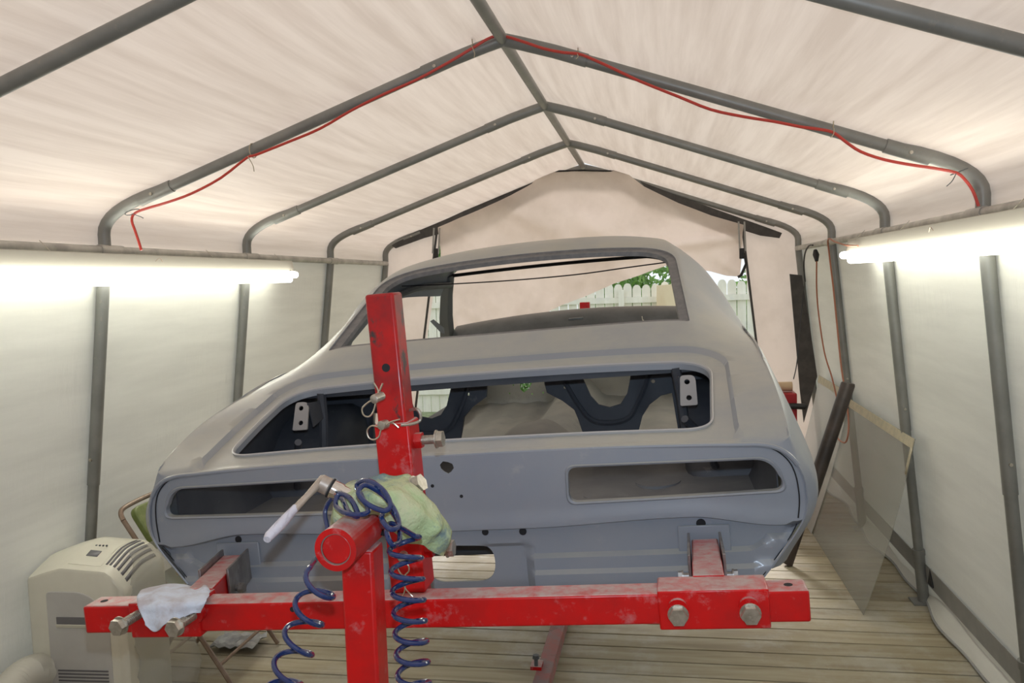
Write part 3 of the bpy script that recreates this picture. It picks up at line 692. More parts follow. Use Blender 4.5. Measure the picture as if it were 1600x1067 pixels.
# seat bulkhead with its cut-outs
def KB(pts, yc=1.05): return [Vector((K(a, b, yc).x, K(a, b, yc).z)) for a, b in pts]
U = KB([(903, 566), (922, 606), (930, 622), (943, 634), (958, 637), (974, 633), (984, 620), (992, 600), (1002, 566)])
def arch(pts): return [Vector(p) for p in pts]
Ux = arch([(.225, .205), (.262, .12), (.283, .06), (.31, .025), (.35, .012), (.392, .022), (.42, .06), (.437, .12), (.462, .205)])
Tri = arch([(.435, -.13), (.470, -.03), (.50, .012), (.545, .045), (.585, .052), (.60, -.13)])
Mid = arch([(-.06, .205), (-.072, .12), (-.055, .085), (-.10, .06), (-.135, .03), (-.15, -.02), (-.165, -.13), (.255, -.13), (.235, -.06), (.215, .01), (.175, .05), (.118, .085), (.112, .12), (.112, .205)])
Mid = arch([(-.112, .205), (-.112, .12), (-.118, .085), (-.175, .05), (-.215, .01), (-.235, -.06), (-.255, -.13), (.255, -.13), (.235, -.06), (.215, .01), (.175, .05), (.118, .085), (.112, .12), (.112, .205)])
bh = [Vector(p) for p in ((-.80, -.28), (.80, -.28), (.80, .26), (-.80, .26))]
mb = plate(bh, [Ux, mir(Ux), Tri, mir(Tri), Mid, ngon((.19, .10), .007, 8), ngon((.52, .10), .007, 8), ngon((-.19, .10), .007, 8), ngon((-.52, .10), .007, 8)], .03,
           lambda u, v: Vector((u, 1.05 + .012 * sstep(.02, .0, abs(abs(u) - .35) - .12), v)))
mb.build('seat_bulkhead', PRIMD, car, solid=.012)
def braceline(sg):
    mb = MB()
    for off in (.045,):
        pts = [Vector((sg * (x), 1.035, z)) for x, z in ((.16, .19), (.20, .10), (.235, .03), (.28, -.03), (.35, -.045), (.42, -.03), (.46, .03), (.495, .10), (.52, .19))]
        mb.tube(spline(pts, 4), .010, 6)
    return mb
for sg in (1, -1): braceline(sg).build('bulkhead_rib', PRIMD, car)
# cabin
rows = []
for j in range(24):
    y = 1.06 + j * (3.25 - 1.06) / 23; row = []
    for i in range(48):
        x = -.74 + i * 1.48 / 47
        z = -.30 + .13 * math.exp(-(x / .13) ** 4) * (.6 + .4 * sstep(1.5, 3, y)) + .13 * sstep(1.75, 1.45, y) + .04 * sstep(2.9, 3.25, y) + .006 * math.sin(x * 40)
        row.append(Vector((x, y, z)))
    rows.append(row)
MB().grid(rows).build('floor_pan', PRIMI, car, solid=.006)
fw_holes = [ngon((0, 0), .01, 8)]
fwh = [ngon((K(786 + 12, 592, 3.25).x - .03, K(798, 592, 3.25).z), .018, 12), [Vector((K(a, b, 3.25).x, K(a, b, 3.25).z)) for a, b in ((813, 592), (822, 585), (838, 580), (835, 592), (828, 606), (820, 612), (814, 607))]]
for (a, b) in ((783, 584), (803, 601), (797, 614), (833, 614), (839, 592), (850, 612)):
    q = K(a, b, 3.25); fwh.append(ngon((q.x, q.z), .006, 6))
mb = plate([Vector(p) for p in ((-.74, -.28), (.74, -.28), (.74, .18), (-.74, .18))], fwh, .06, lambda u, v: Vector((u, 3.25 + .04 * math.sin(u * 6) * sstep(.1, -.2, v), v)))
mb.build('firewall', PRIMI, car, solid=.004)
for sg in (1, -1):
    MB().box((sg * .78, 2.4, -.265), (.11, 1.9, .10)).build('rocker_sill', PRIMD, car, bevel=.01)
    MB().prism([(sg * .76, 2.98, -.28), (sg * .76, 3.27, -.28), (sg * .74, 3.27, .22), (sg * .74, 3.02, .22)], (sg * .02, 0, 0)).build('kick_panel', PRIMI, car)
    # windscreen pillar
    mb = MB(); A = Vector((sg * .622, 2.60, .60)); B = Vector((sg * .80, 3.10, .22))
    rs = []
    for t in (0, .33, .66, 1):
        c = A.lerp(B, t) + Vector((sg * .012, 0, .012)) * math.sin(PI * t); w = .032 + .014 * t; d = .03
        rs.append([c + Vector(v) for v in ((-w, -d, -.01), (w * .4, -d, -.01), (w, 0, .0), (w * .6, d, .01), (-w * .8, d, .01))])
    mb.rings(rs); mb.build('windscreen_pillar', mat('pillar_primer', (.17, .18, .18), .45), car, bevel=.004)
    # roof side rail, headliner edge
    pts = [Vector((sg * x, y, z)) for y, x, z in ((1.62, .755, .455), (1.8, .735, .49), (2.1, .69, .535), (2.4, .655, .545), (2.62, .63, .545))]
    MB().tube(spline(pts, 4), .018, 8).build('roof_side_rail', DARKG, car)
q0 = K(693, 503, 2.98); 
MB().prism([K(672, 502, 2.9), K(677, 499, 2.9), K(694, 513, 2.9), K(694, 522, 2.9), K(688, 519, 2.9)], (0, .01, 0)).build('pillar_tab', DARKG, car)
# cowl / dash top
rows = []
for j in range(12):
    t = j / 11; row = []
    for i in range(41):
        x = -.73 + i * 1.46 / 40; cr = .055 * (1 - (x / .73) ** 2)
        y = 3.22 - .34 * t + .05 * (1 - (x / .73) ** 2); z = .262 + cr * .75 + (.030 * math.sin(PI * min(1, t * 1.2)) - .05 * t * t - .05 * sstep(.75, 1, t))
        row.append(Vector((x, y, z)))
    rows.append(row)
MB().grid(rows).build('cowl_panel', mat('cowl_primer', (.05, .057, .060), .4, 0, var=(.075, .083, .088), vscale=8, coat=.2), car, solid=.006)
q = K(900, 498, 2.93); MB().box(q + Vector((0, 0, -.0)), (.09, .05, .012)).build('cowl_vent', DARKG, car, bevel=.003)
MB().tube([K(1004, 500, 2.9), K(1003, 494, 2.9)], .003, 6).tube([K(1004, 500, 2.9), K(1006, 501, 2.9)], .005, 6).build('cowl_stud', ZINC, car)
# windscreen header under the roof
pts = [Vector((x, 2.60 + .03 * (1 - (x / .6) ** 2), .597 + .010 * (1 - (x / .6) ** 2))) for x in [-.6 + k * .06 for k in range(21)]]
MB().tube(pts, .010, 8).build('windscreen_header', BLACK, car)
# loose black wire strung across the cabin
wp = [K(628, 447, 1.66), K(700, 444, 1.7), K(800, 438, 1.72), K(900, 429, 1.72), K(980, 418, 1.7), K(1040, 410, 1.66)]
MB().tube(spline(wp, 5), .0032, 6).tube(spline([K(1040, 410, 1.66), K(1030, 405, 1.68), K(1010, 402.5, 1.7), K(990, 403, 1.7)], 4), .003, 6).build('loose_wire', BLACK, car)

# ------------------------------------------------------------------ rotisserie head (turns with the car)
T = .0635; S = .076
head = empty('rotisserie_cradle', label='red steel rotisserie cradle: mast, crossbar and two arms bolted to the car', cat='rotisserie cradle', mtx=CARM)
BY = -.44
zb = (K(700, 940, BY).z + K(700, 985, BY).z) / 2
zc = (K(700, 963, BY).z)
xl = K(130, 960, BY).x; xr = K(1266, 940, BY).x
YC = BY + T / 2
zc = (K(450, 940, BY).z + K(450, 986, BY).z) / 2
print('bar', zc, xl, xr, K(900, 936, BY).z, K(900, 985, BY).z)
MB().box(((xl + xr) / 2, YC, zc), (xr - xl, T, T)).build('crossbar', RED, head, bevel=.005)
for (x0, x1) in ((K(1028, 940, BY).x, K(1202, 940, BY).x), (K(205, 960, BY).x, K(313, 960, BY).x)):
    MB().box(((x0 + x1) / 2, YC, zc), (x1 - x0, S + .004, S + .004)).build('crossbar_sleeve', RED, head, bevel=.004)
for (a, b) in ((1231, 907), (163, 939)):
    q = K(a, b, YC); MB().cyl((q.x, YC, zc + T / 2 - .004), (q.x, YC, zc + T / 2 + .0006), .0085).build('pin_hole', SEAM, head)
q = K(457, 952, BY); MB().cyl((q.x, BY + .004, q.z), (q.x, BY - .0005, q.z), .006).build('pin_hole', SEAM, head)
# arms to the rear frame rails
for sg in (1, -1):
    ax = .634 * sg
    if sg < 0: x0 = K(300, 925, YC).x
    else: x0 = K(1108, 905, YC).x
    a = Vector((x0, YC + T / 2, zc + .012)); b = Vector((ax, -.01, -.198)); d = (b - a)
    def ring(c, w=T, h=T): return [c + Vector((-w / 2, 0, -h / 2)), c + Vector((w / 2, 0, -h / 2)), c + Vector((w / 2, 0, h / 2)), c + Vector((-w / 2, 0, h / 2))]
    MB().rings([ring(a), ring(b)]).build('arm', RED, head, bevel=.004)
    for s2 in (1, -1):
        o1 = Vector((s2 * (T / 2 + .006), 0, 0))
        c0 = a.lerp(b, .36) + o1; c1 = b + o1 + Vector((0, .012, 0))
        mb = MB().rings([[c + Vector(v) for v in ((-.003, 0, -.04), (.003, 0, -.04), (.003, 0, .045), (-.003, 0, .045))] for c in (c0, c1)])
        pl_ = mb.build('side_plate', STEEL, head, bevel=.001)
        mb = MB(); q = a.lerp(b, .5) + o1 + Vector((0, 0, -.015)); bolt(mb, q, q + Vector((s2 * .028, 0, 0)), .007, .009, .012); mb.build('plate_bolt', STEEL, pl_)
# bolts through the sleeves
for (a, b, l, tx) in ((1060, 966, .05, 0), (1174, 964, .05, 0), (180, 982, .085, -.012), (268, 984, .085, -.012)):
    c = K(a, b, BY - l); base = Vector((c.x - tx, BY - .002, c.z + .004))
    mb = MB(); mb.cyl(base, base + Vector((0, -.016, 0)), .020, 20); mb.build('welded_nut', RED, head)
    mb = MB(); bolt(mb, base, Vector((c.x, BY - l, c.z)), .0095, .013, .0185); mb.build('clamp_bolt', ZINC, head)
# mast and its sleeve
MY = -.40
mtop = K(589, 459, MY); mtx = mtop.x
ms = K(612, 662, MY - .008)
print('mast', mtx, mtop.z, ms)
mx = (K(566, 460, MY).x + K(612, 460, MY).x) / 2; mx2 = (K(586, 665, MY - .008).x + K(640, 665, MY - .008).x) / 2
MXc = (mx + mx2) / 2
print('mx', mx, mx2, K(566, 460, MY).x - K(612, 460, MY).x)
hole_z = [K(597, 575, MY).z]
MB().box((MXc, MY + T / 2, (mtop.z + zc) / 2), (T, T, mtop.z - zc)).build('mast', REDM, head, bevel=.006)
for z in hole_z: MB().cyl((MXc, MY + .003, z), (MXc, MY - .0008, z), .009).build('pin_hole', SEAM, head)
st = K(610, 662, MY - .007).z
MB().box((MXc, MY + T / 2, (st + zc + T / 2) / 2), (S, S, st - zc - T / 2)).build('mast_sleeve', RED, head, bevel=.004)
for (a, b, ex) in ((650, 688, 690), (660, 858, 704)):
    z = K(a, b, MY + T / 2).z; x0 = MXc + S / 2
    mb = MB().cyl((x0 - .002, MY + T / 2, z), (x0 + .016, MY + T / 2, z), .018, 6); mb.build('welded_nut', RED, head)
    mb = MB(); bolt(mb, (x0, MY + T / 2, z), (x0 + .062, MY + T / 2, z), .009, .013, .018); mb.build('clamp_bolt', ZINC, head)
# pivot pipe, turning inside the stand
PYF = 1.30 - CT.y; pc = K(524, 859, PYF); PR = .0375
piv = Vector((pc.x, PYF, pc.z))
ipr = MB(); ipr.cyl(piv + Vector((0, .004, 0)), piv + Vector((0, .36, 0)), .0262, 40); ipr.build('pivot_shaft', RED, head, bevel=.002)
MB().box((0, 0, 0), (.10, .05, .10)).v
br = MB().box(((piv.x + MXc) / 2 + .01, MY - .018, piv.z - .01), (abs(MXc - piv.x) + .06, .03, .075)); br.build('pivot_bracket', RED, head, bevel=.004)

# ------------------------------------------------------------------ rotisserie stand
pw_ = CARM @ piv
stand = empty('rotisserie_stand', (pw_.x, 1.40, 0), 'red steel rotisserie stand with square post and pivot collar in the foreground', 'rotisserie stand')
so = stand.location
pr_, pd = PR, CM @ Vector((0, 1, 0))
def annulus(a, b, r0, r1, n=40):
    mb = MB(); d = (b - a).normalized(); u = d.orthogonal().normalized(); w = d.cross(u)
    def rg(c, r): return [c + (u * math.cos(2 * PI * i / n) + w * math.sin(2 * PI * i / n)) * r for i in range(n)]
    R_ = [rg(a, r0), rg(a, r1), rg(b, r1), rg(b, r0)]
    for i in range(4):
        A, B = R_[i], R_[(i + 1) % 4]; mb.rings([A, B], cap=False)
    return mb
a0 = pw_ - so; collar = annulus(a0, a0 + pd * .245, .0275, PR).build('pivot_collar', RED, stand, bevel=.002)
annulus(a0 + pd * .003, a0 + pd * .02, .0255, .0285).build('grease_ring', mat('dirty_grease', (.19, .13, .11), .7), collar)
ptop = a0.z - PR * .75
MB().box((.006, .01, ptop / 2 + .03), (.0615, .0615, ptop - .06)).build('post', RED, stand, bevel=.006)
hq = a0 + pd * .13 + CR * PR * .93 - Vector((0, 0, .01)); MB().cyl(hq, hq + Vector((.006, -.003, .0)), .006).build('grease_hole', SEAM, collar)
MB().box((0, 0, .045), (.9, .076, .07)).build('base_crossbar', RED, stand, bevel=.005)
bx1 = Vector((.055, 4.9, .05)); 
MB().rings([[Vector(v) for v in ((-.035, .04, .015), (.035, .04, .015), (.035, .04, .085), (-.035, .04, .085))], [Vector((.07, 5.6, 0)) + Vector(v) for v in ((-.035, 0, .015), (.035, 0, .015), (.035, 0, .085), (-.035, 0, .085))]]).build('long_base_bar', REDS, stand, bevel=.004)
q = WZ(838, 1045, .085) - so; q.x = min(q.x, .045)
MB().box(q + Vector((0, .02, .008)), (.05, .07, .016)).build('bar_sleeve_lug', RED, stand)
mb = MB(); bolt(mb, q, q + Vector((0, 0, .065)), .008, .012, .015); mb.build('clamp_bolt', DARKG, stand)
# set bolt on the collar, under the rag
mb = MB(); q = a0 + pd * .20 + Vector((.026, 0, .032)); dr = Vector((.72, -.12, .38)).normalized(); mb.cyl(q - dr * .01, q + dr * .03, .013, 12); mb.build('welded_nut', RED, collar)
mb = MB(); bolt(mb, q + dr * .02, q + dr * .085, .0095, .014, .0175); mb.build('set_bolt', ZINC, collar)
# far stand mast seen over the cowl
fs = empty('far_stand_mast', W(914, 480, 5.75), 'red square mast of the far rotisserie stand seen over the cowl', 'rotisserie mast')
zt = W(914, 472, 5.75).z
MB().box((0, 0, (.087 + zt) / 2 - fs.location.z), (.068, .068, zt - .087)).build('mast', RED, fs, bevel=.005)

# hitch pins with hairpin clips
def hpin(base_px, y, tipdir, clip, lb):
    c = K(*base_px, y); root = empty('hitch_pin', CARM @ c, lb, 'pin', 'hitch pins with hairpin clips')
    o0 = root.location
    p1 = CM @ Vector(tipdir)
    mb = MB().cyl(-p1 * .4, p1, .0095, 14); mb.tube([p1, p1 * 1.05, p1 * 1.12], [.0095, .008, .003], 14); mb.build('pin', ZINC, root)
    pts = [CARM @ K(a, b, y + dy) - o0 for a, b, dy in clip[0]]; mb = MB().tube(spline(pts, 5), .0017, 6)
    for extra in clip[1:]:
        pts = [CARM @ K(a, b, y + dy) - o0 for a, b, dy in extra]; mb.tube(spline(pts, 5), .0017, 6)
    mb.build('hairpin_clip', mat('clip_wire', (.55, .50, .40), .3, .8), root)
yq = MY - .05
hpin((593, 620), yq, (-.006, -.018, -.002), ([(584, 598, 0), (591, 611, 0), (587, 622, -.012), (575, 629, -.005), (566, 638, 0), (568, 648, 0), (576, 651, 0), (583, 644, 0), (587, 630, 0), (592, 614, .005), (598, 599, 0)],), 'upper hitch pin on the mast with clip pointing down')
hpin((601, 663), yq, (-.004, -.012, 0), ([(625, 655, 0), (608, 660, -.006), (597, 668, -.01), (582, 665, -.004), (574, 672, 0), (576, 683, 0), (584, 687, 0), (592, 682, 0), (595, 672, 0), (600, 664, .004), (612, 660, 0), (623, 668, 0)],), 'second hitch pin on the mast at the top of its sleeve')
hpin((630, 868), MY - .03, (0, -.012, 0), ([(645, 932, 0), (633, 918, 0), (637, 905, 0), (626, 896, 0), (622, 886, 0), (628, 880, 0), (637, 882, 0), (639, 892, 0), (631, 902, 0), (633, 920, 0), (628, 934, 0)],), 'lower hitch pin half hidden behind the blue coil')
# bent wire handle of the pin on the far side of the mast
mb = MB().tube(spline([K(640, 641, MY + .03), K(651, 639, MY + .02), K(657, 647, MY + .02), (K(655, 658, MY + .02)), K(640, 663, MY), K(626, 664, MY - .01)], 5), .0035, 8)
mb.build('pin_handle', ZINC, head)

# ------------------------------------------------------------------ ratchet wrench
rt = empty('ratchet_wrench', W(505, 756, 1.42), 'chrome ratchet wrench with paint-masked handle sticking out left of the pivot', 'wrench'); o0 = rt.location
def w0(a, b, y): return W(a, b, y) - o0
mb = MB().tube([w0(417, 843, 1.27), w0(421, 837, 1.28), w0(440, 818, 1.31), w0(462, 793, 1.35)], [.0065, .0088, .0098, .0072], 12); mb.build('grip', HANDLE, rt)
mb = MB().tube([w0(460, 796, 1.345), w0(480, 775, 1.38), w0(497, 757, 1.41), w0(506, 750, 1.425)], [.0068, .006, .008, .011], 12); mb.build('shank', HANDLE2, rt)
ax = (w0(552, 780, 1.428) - w0(506, 757, 1.42)).normalized(); c = w0(508, 758, 1.42)
MB().cyl(c - ax * .012, c + ax * .010, .0165, 24).build('ratchet_head', HANDLE2, rt, bevel=.003)
MB().cyl(c + ax * .010, c + ax * .013, .0188, 24).build('dark_gap', SEAM, rt)
MB().tube([c + ax * .013, c + ax * .03, c + ax * .034, c + ax * .07], [.0175, .0175, .0155, .0155], 24).build('socket', CHROME, rt, bevel=.001)
mb = MB(); mb.cyl(c + ax * .068, c + ax * .12, .010, 12)
mb.build('socket_extension', CHROME, rt)

# ------------------------------------------------------------------ blue coiled hose
def coil(center, rad, turns_per, seg_len, phase=0, squash=1.0):
    pass
def helix(path, rad, n, ph=0, samples=26, tilt=.0, ydepth=1.0):
    P = spline(path, 40); L_ = [0]
    for a, b in zip(P[:-1], P[1:]): L_.append(L_[-1] + (b - a).length)
    tot = L_[-1]; out = []; N = int(n * samples); j = 0
    for i in range(N + 1):
        s = tot * i / N
        while j < len(L_) - 2 and L_[j + 1] < s: j += 1
        t = (s - L_[j]) / max(1e-9, L_[j + 1] - L_[j]); c = P[j].lerp(P[j + 1], t)
        d = (P[min(j + 2, len(P) - 1)] - P[max(j - 1, 0)]).normalized()
        u = CR - d * CR.dot(d)
        if u.length < .2: u = CU - d * CU.dot(d)
        u.normalize(); w = d.cross(u)
        a = -2 * PI * n * i / N + ph
        out.append(c + (u * math.cos(a) + w * math.sin(a) * ydepth) * rad + d * (math.cos(a) * tilt))
    return out
hy = 1.24
pL = helix([W(438, 1085, hy - .02), W(461, 1020, hy - .01), W(482, 960, hy), W(505, 900, hy)], .0275, 4.05, PI)
pR = helix([W(631, 838, 1.32), W(636, 900, 1.31), W(641, 980, 1.30), W(648, 1085, 1.29)], .0265, 7.6, PI * .2)
link = [W(500, 862, 1.36), W(511, 830, 1.40), W(508, 800, 1.42), W(518, 780, 1.42), W(533, 778, 1.40), W(545, 800, 1.34), W(560, 806, 1.33), W(548, 780, 1.36), W(530, 772, 1.38), W(525, 790, 1.36), W(545, 803, 1.32), W(575, 800, 1.33),
        W(565, 775, 1.36), W(558, 757, 1.38), W(575, 751, 1.36), W(598, 765, 1.34), W(610, 788, 1.32), W(600, 798, 1.31), W(575, 788, 1.30), W(560, 770, 1.31), W(572, 758, 1.33), W(600, 775, 1.35),
        W(618, 800, 1.34), W(623, 822, 1.31), W(608, 826, 1.29), W(596, 808, 1.31), W(608, 795, 1.36), W(622, 815, 1.37), W(624, 845, 1.33), W(612, 850, 1.30), W(604, 830, 1.31), W(612, 818, 1.36)]
hp = pL[::1] + spline([pL[-1]] + link + [pR[0]], 8)[1:-1] + pR
MBh = MB().tube(hp, .0046, 10); o = MBh.build('coiled_hose', HOSE); tag(o, 'dark blue coiled air hose draped over the pivot pipe, hanging beside the post', 'hose')

# ------------------------------------------------------------------ rags
def cloth(rows, name, m, lb, n=7, amp=.004, fr=30, th=.0025):
    R_ = [spline(r, n) for r in rows]; C_ = [spline([r[j] for r in R_], n) for j in range(len(R_[0]))]
    rows2 = [[C_[j][i] for j in range(len(C_))] for i in range(len(C_[0]))]
    rows2 = [[p + Vector((noise.noise(p * fr), noise.noise(p * fr + Vector((5, 1, 2))), noise.noise(p * fr + Vector((1, 8, 3))))) * amp for p in r] for r in rows2]
    o = MB().grid(rows2).build(name, m, ang=180, solid=th); tag(o, lb, 'rag'); return o
cloth([[W(520, 828, 1.44), W(518, 790, 1.45), W(545, 755, 1.47), W(580, 741, 1.49), W(615, 741, 1.51), W(648, 748, 1.53), W(664, 775, 1.56), W(676, 800, 1.57)],
       [W(525, 815, 1.40), W(528, 790, 1.40), W(556, 766, 1.41), W(585, 757, 1.42), W(618, 757, 1.43), W(655, 770, 1.46), W(680, 800, 1.50), W(700, 822, 1.54)],
       [W(530, 822, 1.39), W(540, 800, 1.38), W(566, 786, 1.38), W(592, 782, 1.38), W(624, 788, 1.40), W(655, 800, 1.42), W(686, 818, 1.46), W(703, 838, 1.50)],
       [W(533, 826, 1.39), W(546, 812, 1.38), W(570, 800, 1.38), W(598, 800, 1.39), W(628, 815, 1.40), W(652, 828, 1.42), W(682, 842, 1.46), W(702, 853, 1.50)],
       [W(534, 826, 1.40), W(549, 814, 1.39), W(574, 806, 1.39), W(606, 815, 1.40), W(630, 842, 1.42), W(655, 852, 1.44), W(680, 860, 1.47), W(694, 868, 1.50)]],
      'green_rag', RAGG, 'crumpled yellow-green shop rag draped over the pivot behind the blue hose', amp=.014, fr=24)
ybar = 1.62
cloth([[W(228, 919, 1.70), W(252, 914, 1.71), W(280, 913, 1.72), W(305, 916, 1.72), W(322, 911, 1.72), W(328, 922, 1.70)],
       [W(216, 928, 1.64), W(245, 926, 1.645), W(275, 925, 1.645), W(300, 926, 1.645), W(316, 926, 1.645), W(326, 930, 1.64)],
       [W(215, 944, 1.595), W(240, 944, 1.59), W(272, 944, 1.59), W(298, 942, 1.592), W(312, 940, 1.595), W(322, 938, 1.60)],
       [W(220, 962, 1.585), W(242, 962, 1.58), W(270, 960, 1.575), W(290, 958, 1.585), W(306, 953, 1.59), W(316, 951, 1.60)],
       [W(229, 974, 1.575), W(240, 986, 1.57), W(258, 976, 1.565), (W(275, 966, 1.575)), W(300, 957, 1.585), W(315, 955, 1.60)]],
      'paper_wipe', RAGB, 'pale blue-white paper wipe draped over the left end of the red crossbar', amp=.006, fr=26)

# ------------------------------------------------------------------ fluorescent lights
for sx in (-1, 1):
    nm = 'left' if sx < 0 else 'right'
    r = empty('fluorescent_fixture', (sx * 1.755, 3.85, 1.925), 'long twin-tube fluorescent light fixture hung along the %s side rail' % nm, 'light fixture', 'fluorescent fixtures')
    Lh = 1.30
    prof = [(-.018, .085), (.018, .085), (.022, .035), (-.045, .02), (-.045, .035), (-.02, .045)]
    prof = [(sx * -a, b) for a, b in ((.028, .0), (-.030, .0), (-.035, .045), (-.015, .075), (.018, .075))]
    MB().prism([(a, -Lh, b + .01) for a, b in prof], (0, 2 * Lh, 0)).build('housing', FIXW, r, bevel=.003)
    t1 = Vector((-sx * .050, 0, -.008)); t2 = Vector((-sx * .008, 0, -.036))
    for t, e in ((t1, 0), (t2, .0)):
        tb = MB().tube([t + Vector((0, -Lh + .02, 0)), t + Vector((0, Lh - .035 - e, 0)), t + Vector((0, Lh - .022 - e, 0))], [.0215, .0215, .015], 16).build('tube', FLUO, r)
    MB().box((0, Lh - .06, .004), (.07, .02, .03)).build('socket', FIXW, r, bevel=.003)
    for y in (-.9, .35, 1.18):
        MB().tube([(0, y, .08), (sx * .05, y, .13)], .0015, 5).build('hanging_wire', ZINC, r)
    MB().tube(spline([(-sx * .032, -.25, .055), (-sx * .034, -.22, .07), (-sx * .030, -.19, .052)], 4), .0015, 5).build('hook', BRONZE, r)

# ------------------------------------------------------------------ red cord and ties
pts = [(221, 391), (217, 378), (211, 360), (206, 345), (209, 335), (222, 328), (262, 316), (300, 302), (345, 278), (385, 247), (400, 242), (450, 222), (500, 201), (550, 172), (600, 147), (650, 125), (700, 98), (740, 74), (768, 58),
       (790, 57), (820, 66), (850, 76), (880, 82), (903, 84), (925, 92), (960, 108), (1000, 127), (1060, 151), (1110, 171), (1160, 182), (1210, 190), (1250, 198), (1280, 202), (1302, 207), (1322, 222), (1345, 237), (1380, 249), (1420, 257), (1460, 263), (1494, 270), (1508, 281), (1520, 298), (1529, 322)]
o = MB().tube(spline([W(a, b, Y1 - .045) for a, b in pts], 3), .0058, 8).build('red_cord', REDCORD); tag(o, 'red air line or cord tied along the second tent rib', 'cord')
for (a, b, c, d, lb) in ((387, 244, 397, 268, 'at mid slope left of the ridge'), (206, 334, 224, 341, 'at the left eave bend'), (736, 70, 741, 90, 'just left of the ridge'), (902, 84, 900, 92, 'just right of the ridge'), (1303, 200, 1298, 215, 'at mid slope right of the ridge'), (1494, 271, 1479, 291, 'at the right eave bend')):
    p = W(a, b, Y1 - .05); q = W(c, d, Y1 - .055); lp = []
    for k in range(13):
        an = 2 * PI * k / 12; bx_ = -.028 if a == 206 else (.028 if a == 1494 else 0); lp.append(Vector((p.x + bx_ + (.03 * math.sin(an) if bx_ else .002), Y1 - .002 + .034 * math.cos(an), p.z + (.012 if bx_ else .030) + (.012 if bx_ else .031) * math.sin(an))))
    mb = MB().tube(lp, .0022, 6).tube(spline([p, p.lerp(q, .6) + Vector((.006, 0, 0)), q], 4), .0018, 6)
    o = mb.build('wire_tie', WIRE if a not in (206, 1494) else DARKG); tag(o, 'short tie holding the red cord ' + lb, 'tie', 'ties on the red cord')
# cords at the far right
o = MB().tube(spline([WX(1258, 440, 1.80), WX(1256, 415, 1.79), WX(1258, 395, 1.775), WX(1264, 384, 1.77), WX(1270, 383, 1.775)], 5), .006, 6).tube(spline([WX(1258, 440, 1.80), WX(1254, 470, 1.8), WX(1246, 560, 1.72), WX(1240, 592, 1.66)], 5), .004, 6).build('black_cord', BLACK)
tag(o, 'thin black cord looped over the right rail near the far corner', 'cord')
r = empty('hanging_extension_cord', WX(1275, 400, 1.80), 'orange-brown extension cord hanging from its black plug on the right wall', 'cord'); o0 = r.location
MB().tube([WX(1274, 391, 1.80) - o0, WX(1275, 398, 1.80) - o0, WX(1276, 408, 1.80) - o0], [.014, .024, .012], 10).build('plug', BLACK, r)
MB().tube(spline([WX(a, b, x) - o0 for a, b, x in ((1276, 408, 1.80), (1276, 450, 1.82), (1279, 490, 1.84), (1288, 550, 1.86), (1300, 590, 1.87), (1308, 625, 1.87))], 5), .0055, 6).build('cable', ORCORD, r)
o = MB().tube(spline([WX(a, b, x) for a, b, x in ((1340, 384, 1.72), (1322, 383, 1.72), (1305, 378, 1.76), (1294, 374, 1.78), (1296, 400, 1.80), (1302, 450, 1.80), (1308, 510, 1.82), (1314, 570, 1.83), (1320, 610, 1.84), (1326, 660, 1.84), (1322, 690, 1.82), (1310, 686, 1.80), (1305, 672, 1.80))], 5), .0055, 6).build('power_cord', ORCORD)
tag(o, 'brown power cord running down the tent leg from the right light', 'cord')

# ------------------------------------------------------------------ sheets, tube and cart along the right wall
def sheet(y0, y1, xb, z1, m, lb, tape=True):
    r = empty('plastic_sheet', (xb, y0, 0), lb, 'plastic sheet', 'plastic sheets on the right wall')
    def P(y, t): 
        x1 = wallx(1, z1) - .045; return Vector((xb + (x1 - xb) * t - xb + .02 * math.sin(PI * t), y - y0, z1 * t + .003))
    rows = [[P(y0 + (y1 - y0) * i / 20, j / 14) for j in range(15)] for i in range(21)]
    MB().grid(rows).build('sheet', m, r, ang=80, solid=.003)
    if tape:
        rows = [[P(y0 + (y1 - y0) * i / 20, t) + Vector((-.004, 0, 0)) for t in (.945, 1.0)] for i in range(21)]
        MB().grid(rows).build('tape_edge', TAPE, r, solid=.003)
        rows = [[P(y0 + .0 + w, t) + Vector((-.004, 0, 0)) for t in (.80, .85, .9, .95)] for w in (0, .03)]
        MB().grid(rows).build('side_tape', TAPE, r, solid=.003)
sheet(4.50, 5.95, 1.67, .945, SHEET, 'clear grey plastic sheet with taped top edge leaning nearest on the right wall')
sheet(5.90, 6.95, 1.66, .985, SHEET2, 'milky plastic sheet leaning farther back behind the dark tube')
o = MB().tube([(1.40, 5.25, .01), (1.535, 5.27, .42), (1.54, 5.27, .43), (1.77, 5.3, 1.13), (1.772, 5.3, 1.14)], [.030, .030, .042, .042, .038], 18).build('leaning_tube', TUBEB); tag(o, 'dark brown-black tube leaning on the right wall behind the car', 'tube')
ct = empty('tool_cart', (1.50, 6.35, 0), 'upright red metal tool cart half hidden behind the right quarter panel', 'cart')
MB().box((0, 0, .50), (.24, .30, .90)).build('cabinet', REDC, ct, bevel=.01)
MB().box((.045, -.155, .72), (.06, .01, .10)).build('paper_label', mat('paper', (.6, .58, .55), .8), ct)
MB().tube([(-.02, -.16, .86), (.09, -.17, .86), (.17, -.17, .855), (.18, -.17, .853)], [.02, .022, .022, .012], 12).build('black_handle', BLACK, ct)
for x in (-.1, .1): MB().tube([(x, -.08, .03), (x + .001, -.05, .03)], .03, 12).build('wheel', BLACK, ct)
pr2 = empty('cardboard_roll', (1.50, 6.3, .988), 'tan cardboard roll lying on top of the red cart', 'roll')
MB().tube([(-.13, 0, 0), (.10, 0, 0)], .035, 16).build('roll', CARD, pr2); MB().tube([(.10, 0, 0), (.102, 0, 0)], .015, 12).build('core', SEAM, pr2)
